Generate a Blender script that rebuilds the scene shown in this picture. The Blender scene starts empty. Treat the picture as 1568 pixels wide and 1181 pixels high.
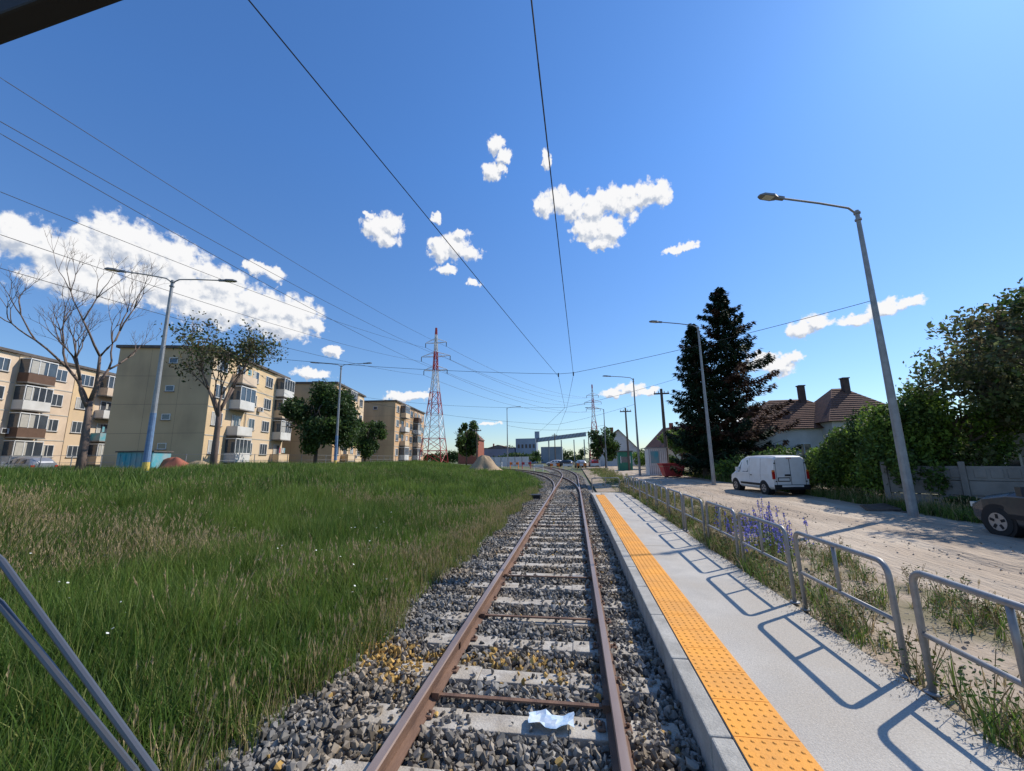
import bpy, bmesh, math, random
import numpy as np
from mathutils import Vector, Matrix
R=random.Random(7); N=np.random.default_rng(5)
sc=bpy.context.scene
SUN_AZ=math.radians(53); SUN_EL=math.radians(43)

# ---------------------------------------------------------------- materials
def nodes(m):
    m.use_nodes=True; nt=m.node_tree; nt.nodes.clear(); return nt,nt.nodes,nt.links
def mat(name,c1,c2=None,scale=3.0,rough=.85,bump=0.0,bscale=30.0,metal=0.0,spec=.3,stretch=(1,1,1),detail=4.0,
        trans=0.0,rnd=0.0,lo=.35,hi=.65,c3=None,s3=.3,vor=False,objrnd=0.0,bdist=.02,speck=0.0):
    m=bpy.data.materials.new(name); nt,nn,L=nodes(m)
    out=nn.new('ShaderNodeOutputMaterial'); p=nn.new('ShaderNodeBsdfPrincipled')
    p.inputs['Roughness'].default_value=rough; p.inputs['Metallic'].default_value=metal
    p.inputs['Specular IOR Level'].default_value=spec
    g=nn.new('ShaderNodeNewGeometry'); vm=nn.new('ShaderNodeVectorMath'); vm.operation='MULTIPLY'
    L.new(g.outputs['Position'],vm.inputs[0]); vm.inputs[1].default_value=stretch
    def rgb(c): return (c[0],c[1],c[2],1)
    if c2 is None: c2=tuple(x*.85 for x in c1)
    n=nn.new('ShaderNodeTexNoise'); n.inputs['Scale'].default_value=scale; n.inputs['Detail'].default_value=detail
    n.inputs['Roughness'].default_value=.6
    L.new(vm.outputs[0],n.inputs['Vector'])
    mr=nn.new('ShaderNodeMapRange'); mr.inputs['From Min'].default_value=lo; mr.inputs['From Max'].default_value=hi
    L.new(n.outputs['Fac'],mr.inputs['Value'])
    mx=nn.new('ShaderNodeMix'); mx.data_type='RGBA'; mx.inputs['A'].default_value=rgb(c1); mx.inputs['B'].default_value=rgb(c2)
    L.new(mr.outputs[0],mx.inputs['Factor']); col=mx.outputs['Result']
    if c3 is not None:
        n3=nn.new('ShaderNodeTexNoise'); n3.inputs['Scale'].default_value=s3; n3.inputs['Detail'].default_value=4
        L.new(vm.outputs[0] if name=='dusty_road' else g.outputs['Position'],n3.inputs['Vector'])
        m3=nn.new('ShaderNodeMapRange'); m3.inputs['From Min'].default_value=.45; m3.inputs['From Max'].default_value=.62
        L.new(n3.outputs['Fac'],m3.inputs['Value'])
        x3=nn.new('ShaderNodeMix'); x3.data_type='RGBA'; L.new(m3.outputs[0],x3.inputs['Factor'])
        L.new(col,x3.inputs['A']); x3.inputs['B'].default_value=rgb(c3); col=x3.outputs['Result']
    if vor:
        vo=nn.new('ShaderNodeTexVoronoi'); vo.inputs['Scale'].default_value=22
        L.new(g.outputs['Position'],vo.inputs['Vector'])
        hs=nn.new('ShaderNodeMix'); hs.data_type='RGBA'; hs.blend_type='MULTIPLY'; hs.inputs['Factor'].default_value=.8
        L.new(col,hs.inputs['A']); sep=nn.new('ShaderNodeSeparateColor'); L.new(vo.outputs['Color'],sep.inputs[0])
        mm=nn.new('ShaderNodeMapRange'); mm.inputs['To Min'].default_value=.35; mm.inputs['To Max'].default_value=1.5
        L.new(sep.outputs[0],mm.inputs['Value']); cc=nn.new('ShaderNodeCombineColor')
        for i in range(3): L.new(mm.outputs[0],cc.inputs[i])
        L.new(cc.outputs[0],hs.inputs['B']); col=hs.outputs['Result']
    if speck>0:
        ns=nn.new('ShaderNodeTexNoise'); ns.inputs['Scale'].default_value=75; ns.inputs['Detail'].default_value=3; ns.inputs['Roughness'].default_value=.8
        L.new(g.outputs['Position'],ns.inputs['Vector'])
        ms_=nn.new('ShaderNodeMapRange'); ms_.inputs['From Min'].default_value=.3; ms_.inputs['From Max'].default_value=.7
        ms_.inputs['To Min'].default_value=1-speck; ms_.inputs['To Max'].default_value=1+speck; L.new(ns.outputs['Fac'],ms_.inputs['Value'])
        v2=nn.new('ShaderNodeVectorMath'); v2.operation='SCALE'; L.new(col,v2.inputs[0]); L.new(ms_.outputs[0],v2.inputs['Scale']); col=v2.outputs[0]
    if rnd>0 or objrnd>0:
        if objrnd>0:
            oi=nn.new('ShaderNodeObjectInfo'); src=oi.outputs['Random']; amt=objrnd
        else: src=g.outputs['Random Per Island']; amt=rnd
        mm=nn.new('ShaderNodeMapRange'); mm.inputs['To Min'].default_value=1-amt; mm.inputs['To Max'].default_value=1+amt
        L.new(src,mm.inputs['Value'])
        vs=nn.new('ShaderNodeVectorMath'); vs.operation='SCALE'; L.new(col,vs.inputs[0]); L.new(mm.outputs[0],vs.inputs['Scale'])
        col=vs.outputs[0]
    L.new(col,p.inputs['Base Color'])
    if bump>0:
        nb=nn.new('ShaderNodeTexNoise'); nb.inputs['Scale'].default_value=bscale; nb.inputs['Detail'].default_value=5
        L.new(vm.outputs[0],nb.inputs['Vector'])
        b=nn.new('ShaderNodeBump'); b.inputs['Strength'].default_value=bump; b.inputs['Distance'].default_value=bdist
        L.new(nb.outputs['Fac'],b.inputs['Height']); L.new(b.outputs[0],p.inputs['Normal'])
    if trans>0:
        t=nn.new('ShaderNodeBsdfTranslucent'); L.new(col,t.inputs['Color'])
        ms=nn.new('ShaderNodeMixShader'); ms.inputs[0].default_value=trans
        L.new(p.outputs[0],ms.inputs[1]); L.new(t.outputs[0],ms.inputs[2]); L.new(ms.outputs[0],out.inputs['Surface'])
    else: L.new(p.outputs[0],out.inputs['Surface'])
    return m

M={}
M['soil']=mat('soil',(.11,.11,.05),(.16,.14,.08),scale=.8,bump=.5,bscale=8,c3=(.08,.12,.035),s3=.1)
M['gravel_base']=mat('gravel_base',(.14,.13,.12),(.20,.185,.16),scale=12,bump=1,bscale=40,vor=True)
M['stone']=mat('ballast_stone',(.17,.16,.145),(.27,.25,.215),scale=6,rough=.9,objrnd=.6,c3=(.26,.21,.15),s3=.9)
M['ochre']=mat('ochre_stone',(.50,.31,.09),(.38,.24,.08),scale=6,rough=.9,objrnd=.4)  # windscreen reflection painted as ochre stone colour, plus a few stray stones
M['duststone']=mat('dusty_stone',(.40,.34,.27),(.30,.25,.20),scale=6,rough=.9,objrnd=.4)
M['sleeper']=mat('sleeper_concrete',(.52,.48,.41),(.34,.30,.25),scale=7,bump=.4,bscale=50,speck=.2,c3=(.38,.33,.26),s3=2.5)
M['rust']=mat('rail_rust',(.20,.115,.075),(.12,.07,.05),scale=9,rough=.8,bump=.25,bscale=80,stretch=(1,.3,1))
M['railtop']=mat('rail_top_steel',(.42,.31,.25),(.30,.21,.17),scale=5,rough=.42,metal=.5,stretch=(1,.1,1))
M['concrete']=mat('platform_concrete',(.50,.465,.405),(.41,.38,.335),scale=2.2,bump=.35,bscale=110,c3=(.44,.395,.33),s3=.7,detail=8,speck=.22)
M['kerb']=mat('kerb_concrete',(.45,.43,.38),(.31,.295,.26),scale=5,bump=.35,bscale=70,detail=7,speck=.2)
M['joint']=mat('joint_dark',(.10,.09,.08))
M['tactile']=mat('tactile_orange',(.86,.37,.055),(.68,.31,.07),scale=2.6,rough=.75,bump=.2,bscale=50,detail=7,speck=.08)
M['road']=mat('dusty_road',(.44,.345,.25),(.27,.21,.155),scale=2.0,bump=1.0,bscale=13,stretch=(1,.22,1),c3=(.49,.40,.30),s3=1.0,bdist=.06,detail=8,speck=.2)
M['dirt']=mat('verge_dirt',(.27,.205,.14),(.38,.30,.22),scale=2.5,bump=.9,bscale=18,c3=(.17,.145,.08),s3=.8,speck=.2)
M['galv']=mat('galvanised_steel',(.31,.31,.31),(.24,.24,.245),scale=12,rough=.5,metal=.45,spec=.4)
M['lampgrey']=mat('lamp_pole_steel',(.32,.325,.33),(.24,.245,.25),scale=4,rough=.5,metal=.4)
M['lampblue']=mat('pole_blue_paint',(.16,.26,.40),(.12,.18,.30),scale=5,rough=.6)
M['yellowp']=mat('yellow_paint',(.70,.52,.12),rough=.6)
M['lamphead']=mat('lamp_head',(.22,.23,.25),rough=.5)
M['lens']=mat('lamp_lens',(.65,.66,.62),rough=.2,spec=.6)
M['wire']=mat('wire_black',(.03,.03,.035),rough=.6)
M['bark']=mat('bark',(.15,.115,.09),(.08,.062,.05),scale=6,bump=.8,bscale=25,stretch=(1,1,.25))
M['barkpale']=mat('bark_pale',(.20,.145,.115),(.12,.085,.07),scale=6,bump=.6,bscale=25,stretch=(1,1,.25))
M['leaf']=mat('leaf_green',(.055,.10,.022),(.10,.165,.038),scale=.9,rough=.6,trans=.35,rnd=.45)
M['leafdark']=mat('leaf_dark',(.032,.062,.018),(.06,.10,.03),scale=.9,rough=.6,trans=.3,rnd=.45)
M['leafbright']=mat('leaf_bright',(.11,.19,.026),(.17,.26,.042),scale=.9,rough=.55,trans=.4,rnd=.4)
M['leafbrown']=mat('leaf_brownish',(.12,.105,.04),(.085,.065,.03),scale=.9,rough=.7,trans=.3,rnd=.4)
M['leafolive']=mat('leaf_olive',(.13,.16,.06),(.09,.12,.042),scale=.6,rough=.6,trans=.4,rnd=.45,c3=(.14,.12,.07),s3=.5)
M['needle']=mat('needles',(.014,.028,.014),(.028,.05,.022),scale=1.2,rough=.7,rnd=.5,spec=.12)
M['needlebrown']=mat('needles_brown',(.12,.06,.038),(.07,.038,.026),scale=1.2,rough=.8,rnd=.4,spec=.1)
M['grass']=mat('grass_blades',(.095,.165,.028),(.165,.245,.045),scale=.7,rough=.55,trans=.45,rnd=.35,c3=(.085,.15,.026),s3=.25)
M['grassyellow']=mat('grass_yellow',(.25,.27,.075),(.20,.24,.06),scale=.8,rough=.6,trans=.4,rnd=.3)
M['straw']=mat('straw',(.50,.38,.21),(.38,.29,.155),scale=.8,rough=.7,trans=.35,rnd=.3)
M['blueflower']=mat('blue_flower',(.16,.15,.50),(.26,.22,.62),rough=.6,rnd=.3,trans=.3)
M['whiteflower']=mat('white_flower',(.75,.75,.68),rough=.6)
M['glass']=mat('window_glass',(.035,.045,.06),(.07,.085,.10),scale=.5,rough=.08,spec=.8)
M['whiteframe']=mat('white_pvc',(.72,.72,.70),rough=.5)
M['curtain']=mat('curtain',(.45,.43,.38),rough=.8)
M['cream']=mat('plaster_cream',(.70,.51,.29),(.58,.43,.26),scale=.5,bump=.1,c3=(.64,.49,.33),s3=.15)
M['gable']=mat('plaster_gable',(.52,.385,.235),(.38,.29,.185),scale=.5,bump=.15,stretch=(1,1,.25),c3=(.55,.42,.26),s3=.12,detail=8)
M['orangeplaster']=mat('plaster_orange',(.64,.40,.21),(.52,.33,.18),scale=.5,c3=(.54,.38,.25),s3=.2)
M['pink']=mat('plaster_pale',(.70,.55,.40),(.58,.45,.33),scale=.5)
M['white']=mat('white_wall',(.66,.65,.62),(.55,.54,.50),scale=.7)
M['stucco']=mat('grey_stucco',(.36,.345,.33),(.28,.27,.26),scale=1.2,bump=.3,detail=7)
M['coping']=mat('roof_coping',(.13,.11,.10),(.09,.08,.07))
M['brown']=mat('brown_trim',(.14,.085,.06))
M['tile']=mat('roof_tiles',(.22,.105,.07),(.14,.075,.055),scale=2.5,bump=1,bscale=12)
M['brick']=mat('brick',(.36,.12,.075),(.27,.09,.06),scale=2)
M['darkbrick']=mat('sooty_brick',(.13,.08,.065),(.07,.05,.045),scale=2)
M['industrial']=mat('industrial_grey',(.30,.36,.44),(.23,.28,.35),scale=.2)
M['red']=mat('red_paint',(.50,.055,.06),(.38,.05,.05),rough=.5)
M['whitep']=mat('white_paint',(.70,.70,.70),(.62,.62,.62),rough=.5)
M['sand']=mat('sand',(.46,.33,.20),(.36,.26,.16),scale=2,bump=.6,bscale=10)
M['greenp']=mat('green_paint',(.04,.20,.13),rough=.5)
M['turq']=mat('turquoise_paint',(.08,.35,.42),(.30,.35,.36),scale=1)
M['carwhite']=mat('car_paint_white',(.78,.78,.77),(.68,.66,.63),scale=1.5,rough=.3,spec=.5)
M['cardark']=mat('car_paint_dark',(.035,.04,.05),(.06,.06,.06),rough=.25,spec=.7)
M['carsilver']=mat('car_paint_silver',(.35,.36,.38),rough=.3,metal=.5)
M['carred']=mat('car_paint_red',(.4,.04,.03),rough=.3)
M['rubber']=mat('tyre_rubber',(.03,.03,.03),rough=.85)
M['black']=mat('black_plastic',(.018,.018,.02),rough=.6)
M['rim']=mat('wheel_rim',(.40,.41,.43),rough=.35,metal=.7)
M['taillight']=mat('tail_light',(.45,.02,.015),rough=.2,spec=.6)
M['plate']=mat('number_plate',(.7,.7,.68),rough=.4)
M['concfence']=mat('concrete_fence',(.27,.25,.225),(.18,.165,.15),scale=1.5,bump=.3,detail=8)
M['wood']=mat('weathered_wood',(.17,.13,.10),(.11,.085,.07),scale=5,stretch=(1,1,.2))
M['paper']=mat('litter_paper',(.62,.68,.74),(.25,.42,.62),scale=14,rough=.5)
M['orange']=mat('orange_plastic',(.75,.22,.03),rough=.5)
M['wiper']=mat('wiper_metal',(.12,.13,.15),rough=.4,metal=.5,spec=.6)

# ---------------------------------------------------------------- builders
def link(o,parent=None):
    sc.collection.objects.link(o)
    if parent is not None: o.parent=parent
    return o
def empty(name,loc=(0,0,0),rz=0):
    e=bpy.data.objects.new(name,None); e.location=loc; e.rotation_euler=(0,0,rz); e.empty_display_size=.2
    return link(e)
class B:
    def __init__(s): s.v=[];s.f=[];s.m=[];s.mats=[]
    def mi(s,k):
        if k not in s.mats: s.mats.append(k)
        return s.mats.index(k)
    def poly(s,k,pts):
        n=len(s.v); s.v+= [tuple(p) for p in pts]; s.f.append(tuple(range(n,n+len(pts)))); s.m.append(s.mi(k))
    def box(s,k,x0,x1,y0,y1,z0,z1,T=None):
        c=[(x,y,z) for z in (z0,z1) for y in (y0,y1) for x in (x0,x1)]
        if T is not None: c=[tuple(T@Vector(p)) for p in c]
        n=len(s.v); s.v+=c
        for q in ((0,2,3,1),(4,5,7,6),(0,1,5,4),(2,6,7,3),(0,4,6,2),(1,3,7,5)):
            s.f.append(tuple(n+i for i in q)); s.m.append(s.mi(k))
    def ring(s,c,t,r,n):
        t=Vector(t).normalized(); a=Vector((0,0,1)) if abs(t.z)<.9 else Vector((0,1,0))
        u=t.cross(a).normalized(); w=t.cross(u)
        i0=len(s.v)
        for i in range(n):
            an=2*math.pi*i/n; s.v.append(tuple(Vector(c)+u*math.cos(an)*r+w*math.sin(an)*r))
        return i0
    def tube(s,k,p0,p1,r0,r1=None,n=6,cap=True):
        if r1 is None: r1=r0
        t=Vector(p1)-Vector(p0)
        a=s.ring(p0,t,r0,n); b=s.ring(p1,t,r1,n); m=s.mi(k)
        for i in range(n):
            j=(i+1)%n; s.f.append((a+i,a+j,b+j,b+i)); s.m.append(m)
        if cap:
            s.f.append(tuple(a+i for i in reversed(range(n)))); s.m.append(m)
            s.f.append(tuple(b+i for i in range(n))); s.m.append(m)
    def ptube(s,k,pts,r,n=6,ref=None):
        P=[Vector(p) for p in pts]; m=s.mi(k); rings=[]
        for i,p in enumerate(P):
            t=(P[min(i+1,len(P)-1)]-P[max(i-1,0)]).normalized()
            a=Vector(ref) if ref else (Vector((0,0,1)) if abs(t.z)<.9 else Vector((0,1,0)))
            u=t.cross(a).normalized(); w=t.cross(u); i0=len(s.v)
            rr=r[i] if isinstance(r,(list,tuple)) else r
            for q in range(n):
                an=2*math.pi*q/n; s.v.append(tuple(p+u*math.cos(an)*rr+w*math.sin(an)*rr))
            rings.append(i0)
        for a,b in zip(rings,rings[1:]):
            for i in range(n):
                j=(i+1)%n; s.f.append((a+i,a+j,b+j,b+i)); s.m.append(m)
        s.f.append(tuple(rings[0]+i for i in reversed(range(n)))); s.m.append(m)
        s.f.append(tuple(rings[-1]+i for i in range(n))); s.m.append(m)
    def obj(s,name,parent=None,loc=(0,0,0),rz=0,smooth=False,bevel=0):
        me=bpy.data.meshes.new(name); me.from_pydata(s.v,[],s.f)
        for k in s.mats: me.materials.append(M[k])
        me.polygons.foreach_set('material_index',s.m)
        if smooth: me.polygons.foreach_set('use_smooth',[True]*len(s.f))
        me.update()
        o=bpy.data.objects.new(name,me); o.location=loc; o.rotation_euler=(0,0,rz); link(o,parent)
        if bevel>0:
            b=o.modifiers.new('bevel','BEVEL'); b.width=bevel; b.segments=2; b.limit_method='ANGLE'; b.angle_limit=math.radians(35)
        return o
def quads(name,P,mats,idx=None,parent=None):
    n=len(P); me=bpy.data.meshes.new(name)
    me.vertices.add(n*4); me.vertices.foreach_set('co',np.ascontiguousarray(P,dtype=np.float32).ravel())
    me.loops.add(n*4); me.loops.foreach_set('vertex_index',np.arange(n*4,dtype=np.int32))
    me.polygons.add(n); me.polygons.foreach_set('loop_start',np.arange(0,n*4,4,dtype=np.int32))
    for k in mats: me.materials.append(M[k])
    if idx is not None: me.polygons.foreach_set('material_index',np.asarray(idx,dtype=np.int32))
    me.update(calc_edges=True)
    o=bpy.data.objects.new(name,me); return link(o,parent)

# ---------------------------------------------------------------- tracks and terrain
CX=-.53; HG=.7525
def path_main(s):
    if s<=38: return (CX,s,0.)
    a=(s-38)/215.; return (CX-215*(1-math.cos(a)),38+215*math.sin(a),a)
def path_br(s):
    if s<=22: return (CX,s,0.)
    a=min((s-22)/116.,.42); e=max(0,(s-22)-.42*116)
    return (CX-116*(1-math.cos(a))-e*math.sin(a),22+116*math.sin(a)+e*math.cos(a),a)
_by=[path_br(s) for s in range(0,220,2)]
BY=np.array([p[1] for p in _by]); BX=np.array([p[0] for p in _by])
def leftedge(y): return np.interp(y,BY,BX)-1.75
def height(x,y):
    x=np.asarray(x,float); y=np.asarray(y,float)
    d=leftedge(y)-x
    t=np.clip(d/17.,0,1); h=1.27*t*t*(3-2*t)
    h=h+np.where(d>0,.10*np.clip(d/3,0,1)*np.sin(x*.35+y*.22)*np.cos(y*.17),0)
    return np.where(d>0,h-.02,-.10)
def nonuni(a,b,dense0,dense1,step,grow=1.18):
    l=[dense0]; 
    while l[-1]<dense1: l.append(l[-1]+step)
    s=step
    r=[l[-1]]
    while r[-1]<b: s*=grow; r.append(r[-1]+s)
    s=step; q=[l[0]]
    while q[-1]>a: s*=grow; q.append(q[-1]-s)
    return np.array(q[::-1][:-1]+l+r[1:])
xs=nonuni(-900,900,-40,16,.6); ys=nonuni(-60,1500,-2,70,.8)
XX,YY=np.meshgrid(xs,ys); ZZ=height(XX,YY)
me=bpy.data.meshes.new('ground'); nx,ny=len(xs),len(ys)
vs=np.stack([XX,YY,ZZ],-1).reshape(-1,3)
fs=[(j*nx+i,j*nx+i+1,(j+1)*nx+i+1,(j+1)*nx+i) for j in range(ny-1) for i in range(nx-1)]
me.from_pydata(vs.tolist(),[],fs); me.materials.append(M['soil']); me.polygons.foreach_set('use_smooth',[True]*len(fs))
link(bpy.data.objects.new('ground',me))

def ribbon(name,pts_l,pts_r,k,parent=None):
    b=B(); n=len(pts_l)
    b.v=[tuple(p) for p in pts_l]+[tuple(p) for p in pts_r]
    for i in range(n-1): b.f.append((i,n+i,n+i+1,i+1)); b.m.append(0)
    b.mats=[k]; return b.obj(name,parent)
def offs(p,d,z): return (p[0]+d*math.cos(p[2]),p[1]+d*math.sin(p[2]),z)
S=[-4+i*1.0 for i in range(0,165)]
bed=empty('track_ballast_bed')
ribbon('bed_main',[offs(path_main(s),-2.0,-.055) for s in S],[offs(path_main(s),1.55,-.055) for s in S],'gravel_base',bed)
ribbon('bed_branch',[offs(path_br(s),-2.0,-.059) for s in S if s>18],[offs(path_br(s),1.7,-.059) for s in S if s>18],'gravel_base',bed)

prof=[(-.07,0),(.07,0),(.07,.012),(.012,.03),(.012,.105),(.034,.115),(.035,.140),(.028,.15),(-.028,.15),(-.035,.140),(-.034,.115),(-.012,.105),(-.012,.03),(-.07,.012)]
def railobj(name,path,off,s0,s1,dz=0):
    b=B(); n=len(prof); s=s0
    while s<=s1+.01:
        p=path(s)
        for (x,z) in prof: b.v.append(offs(p,off+x,.018+z+dz))
        s+=1.0 if s<60 else 3.0
    k=len(b.v)//n; b.mats=['rust','railtop']
    for j in range(k-1):
        for i in range(n):
            i2=(i+1)%n; b.f.append((j*n+i,j*n+i2,(j+1)*n+i2,(j+1)*n+i)); b.m.append(1 if i in (6,7,8) else 0)
    return b
tr=empty('railway_track')
for nm,pf,s0,dz in (('main',path_main,-3,0),('branch',path_br,22,-.003)):
    for sd,o in (('left',-HG),('right',HG)):
        railobj(nm,pf,o,s0,158,dz).obj('rail_%s_%s'%(nm,sd),tr)
b=B()
def slp(b,path,s,L=1.22):
    p=path(s); T=Matrix.Translation((p[0],p[1],R.uniform(-.006,.003)))@Matrix.Rotation(p[2],4,'Z')@Matrix.Rotation(R.uniform(-.02,.02),4,'Z')
    T=T@Matrix.Translation((R.uniform(-.04,.04),0,0))
    for a,c,z,w in ((-L,-.42,.020,.125),(-.42,.42,.010,.105),(.42,L,.020,.125)):
        b.box('sleeper',a,c,-w,w,-.09,z,T)
    for o in (-HG,HG):
        for q in (-1,1):
            b.box('rust',o+q*.095-.03,o+q*.095+.03,-.05,.05,.0205,.042,T)
            b.tube('rust',tuple(T@Vector((o+q*.10,0,.042))),tuple(T@Vector((o+q*.10,0,.068))),.016,n=6)
s=-1.2; SLY=[]
while s<60: slp(b,path_main,s); SLY.append(s); s+=.66
s=24.
while s<62: slp(b,path_br,s); s+=.66
b.obj('sleepers',tr,bevel=.008)
b=B()
for y in (3.62,5.36,7.1,12.2,17.):
    b.box('rust',CX-HG+.04,CX+HG-.04,y-.02,y+.02,.05,.065)
    for q in (-HG+.06,HG-.06): b.box('rust',CX+q-.03,CX+q+.03,y-.035,y+.035,.03,.085)
b.box('rust',CX-HG+.013,CX-HG+.03,4.45,5.05,.06,.12); b.box('rust',CX-HG-.03,CX-HG-.013,4.45,5.05,.06,.12)
b.obj('tie_rods',tr)
b=B()
b.ptube('rust',[(CX-HG+.12,19,.09),(CX-HG+.10,21,.09),(CX-HG+.05,23.5,.09)],.03)
b.ptube('rust',[(CX+HG-.2,19,.09),(CX+HG-.28,21,.09),(CX+HG-.5,24,.09)],.03)
b.box('black',-2.3,-1.75,20.2,20.9,0,.22)
b.obj('switch_points',tr)

# ---------------------------------------------------------------- instancing
def gn_instancer(name,pts,rots,scl,protos):
    me=bpy.data.meshes.new(name); n=len(pts)
    me.vertices.add(n); me.vertices.foreach_set('co',np.asarray(pts,dtype=np.float32).ravel())
    a=me.attributes.new('rot','FLOAT_VECTOR','POINT'); a.data.foreach_set('vector',np.asarray(rots,dtype=np.float32).ravel())
    a=me.attributes.new('scl','FLOAT_VECTOR','POINT'); a.data.foreach_set('vector',np.asarray(scl,dtype=np.float32).ravel())
    me.update()
    o=link(bpy.data.objects.new(name,me))
    col=bpy.data.collections.new(name+'_parts')
    for p in protos: col.objects.link(p)
    ng=bpy.data.node_groups.new(name,'GeometryNodeTree')
    ng.interface.new_socket(name='Geometry',in_out='INPUT',socket_type='NodeSocketGeometry')
    ng.interface.new_socket(name='Geometry',in_out='OUTPUT',socket_type='NodeSocketGeometry')
    nn=ng.nodes; L=ng.links
    i=nn.new('NodeGroupInput'); u=nn.new('NodeGroupOutput')
    ci=nn.new('GeometryNodeCollectionInfo'); ci.inputs['Collection'].default_value=col
    ci.inputs['Separate Children'].default_value=True; ci.inputs['Reset Children'].default_value=True
    ip=nn.new('GeometryNodeInstanceOnPoints'); ip.inputs['Pick Instance'].default_value=True
    r=nn.new('GeometryNodeInputNamedAttribute'); r.data_type='FLOAT_VECTOR'; r.inputs['Name'].default_value='rot'
    q=nn.new('GeometryNodeInputNamedAttribute'); q.data_type='FLOAT_VECTOR'; q.inputs['Name'].default_value='scl'
    rv=nn.new('FunctionNodeRandomValue'); rv.data_type='INT'
    for s_ in rv.inputs:
        if s_.type=='INT' and s_.name=='Min': s_.default_value=0
        if s_.type=='INT' and s_.name=='Max': s_.default_value=len(protos)-1
    L.new(i.outputs[0],ip.inputs['Points']); L.new(ci.outputs[0],ip.inputs['Instance'])
    ro=[x for x in rv.outputs if x.type=='INT'][0]; L.new(ro,ip.inputs['Instance Index'])
    L.new(r.outputs['Attribute'],ip.inputs['Rotation']); L.new(q.outputs['Attribute'],ip.inputs['Scale'])
    L.new(ip.outputs[0],u.inputs[0])
    md=o.modifiers.new('scatter','NODES'); md.node_group=ng
    return o
def rockset(k,n=8,off=0):
    out=[]
    for i in range(n):
        bm=bmesh.new(); rr=random.Random(i+50+off)
        for j in range(11):
            v=Vector((rr.gauss(0,1),rr.gauss(0,1),rr.gauss(0,1))).normalized()*rr.uniform(.8,1.05)
            bm.verts.new((v.x*1.0,v.y*rr.uniform(.7,.9),v.z*.68))
        bmesh.ops.convex_hull(bm,input=bm.verts)
        me=bpy.data.meshes.new('%s_%d'%(k,i)); bm.to_mesh(me); bm.free(); me.materials.append(M[k])
        out.append(bpy.data.objects.new('%s_%d'%(k,i),me))
    return out
pts=[];scl=[];opts=[];oscl=[]
SL=np.array(SLY)
def addrocks(path,s0,s1,dens,size,lo=-1.95,hi=1.27):
    n=int((s1-s0)*(hi-lo)*dens)
    for _ in range(n):
        s=R.uniform(s0,s1); d=R.uniform(lo,hi)
        p=path(s); ds=np.min(np.abs(SL-s))
        rad=size*R.choice((.5,.7,.85,1.0,1.2,1.4))
        if abs(abs(d)-HG)<.045+rad*.6: continue
        onsl=ds<.11+rad*.42 and abs(d)<1.24
        if onsl:
            pr=.11 if abs(d)<HG else (.75 if d>0 else .16+.5*max(0,abs(d)-.98)/.25)
            if math.sin(s*9.7)+math.sin(s*3.1+d*4)>1.25: pr+=.35
            if R.random()>pr: continue
            if rad>size*1.1: rad*=.6
            z=.014+rad*.3
        elif ds<.22: z=-.025+R.uniform(0,.035)
        else: z=-.022+R.uniform(0,.055)
        if abs(d)>1.25: z+=.02
        x_,y_=p[0]+d*math.cos(p[2]),p[1]+d*math.sin(p[2])
        sc_=(rad*R.uniform(.85,1.2),rad*R.uniform(.85,1.2),rad)
        refl=math.exp(-((y_-4.25-.12*math.sin(x_*5))/.26)**2)*(.85 if -2.6<x_<-1.3 else (.5 if x_<-.1 else 0))  # band where the orange windscreen reflection is put into the stone colour
        if R.random()<refl+.008: opts.append((x_,y_,z)); oscl.append(sc_)
        else: pts.append((x_,y_,z)); scl.append(sc_)
addrocks(path_main,1.2,6,880,.034)
addrocks(path_main,6,12,600,.037)
addrocks(path_main,12,24,330,.042)
addrocks(path_main,24,60,80,.058)
addrocks(path_br,26,62,80,.058)
for _ in range(5200):
    y=1+23*R.random()**1.5; d=abs(R.gauss(0,.35)); rad=.034*R.uniform(.6,1.3)
    x_=-2.25-d*.8; p_=(x_,y,-.02+.01*R.random()+max(0,d-.3)*.03)
    if R.random()<math.exp(-((y-4.25)/.35)**2): opts.append(p_); oscl.append((rad,rad,rad))  # same reflection band carried onto the outer shoulder stones
    else: pts.append(p_); scl.append((rad,rad,rad))
gn_instancer('ballast_stones',np.array(pts),N.uniform(0,6.28,(len(pts),3)),np.array(scl),rockset('stone',9))
gn_instancer('ballast_stones',np.array(opts),N.uniform(0,6.28,(len(opts),3)),np.array(oscl),rockset('ochre',6,30))  # ochre stones carry the painted windscreen reflection, plus a few stray ones
pts=[];scl=[]
def addgravel(x,y):
    if x<2.46: z=.272
    elif x<5.1: z=.24-.22*((x-2.43)/2.7)**.8
    else: z=.02+.05*math.sin(math.pi*(x-5)/5.6)
    rad=.012*R.choice((.6,.8,1,1.3,1.9,2.6)) if x>2.46 else .005*R.uniform(.5,1.6)
    pts.append((x,y,z+rad*.3)); scl.append((rad,rad,rad))
for _ in range(7000):
    y=1.5+28*R.random()**1.3; x=R.uniform(2.46,10.5)
    if x>5.3 and R.random()<.35: continue
    addgravel(x,y)
for _ in range(2600):
    y=1.5+14*R.random()**1.4; addgravel(2.44-abs(R.gauss(0,.10)),y)
gn_instancer('loose_gravel',np.array(pts),N.uniform(0,6.28,(len(pts),3)),np.array(scl),rockset('duststone',5,60))

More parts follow.
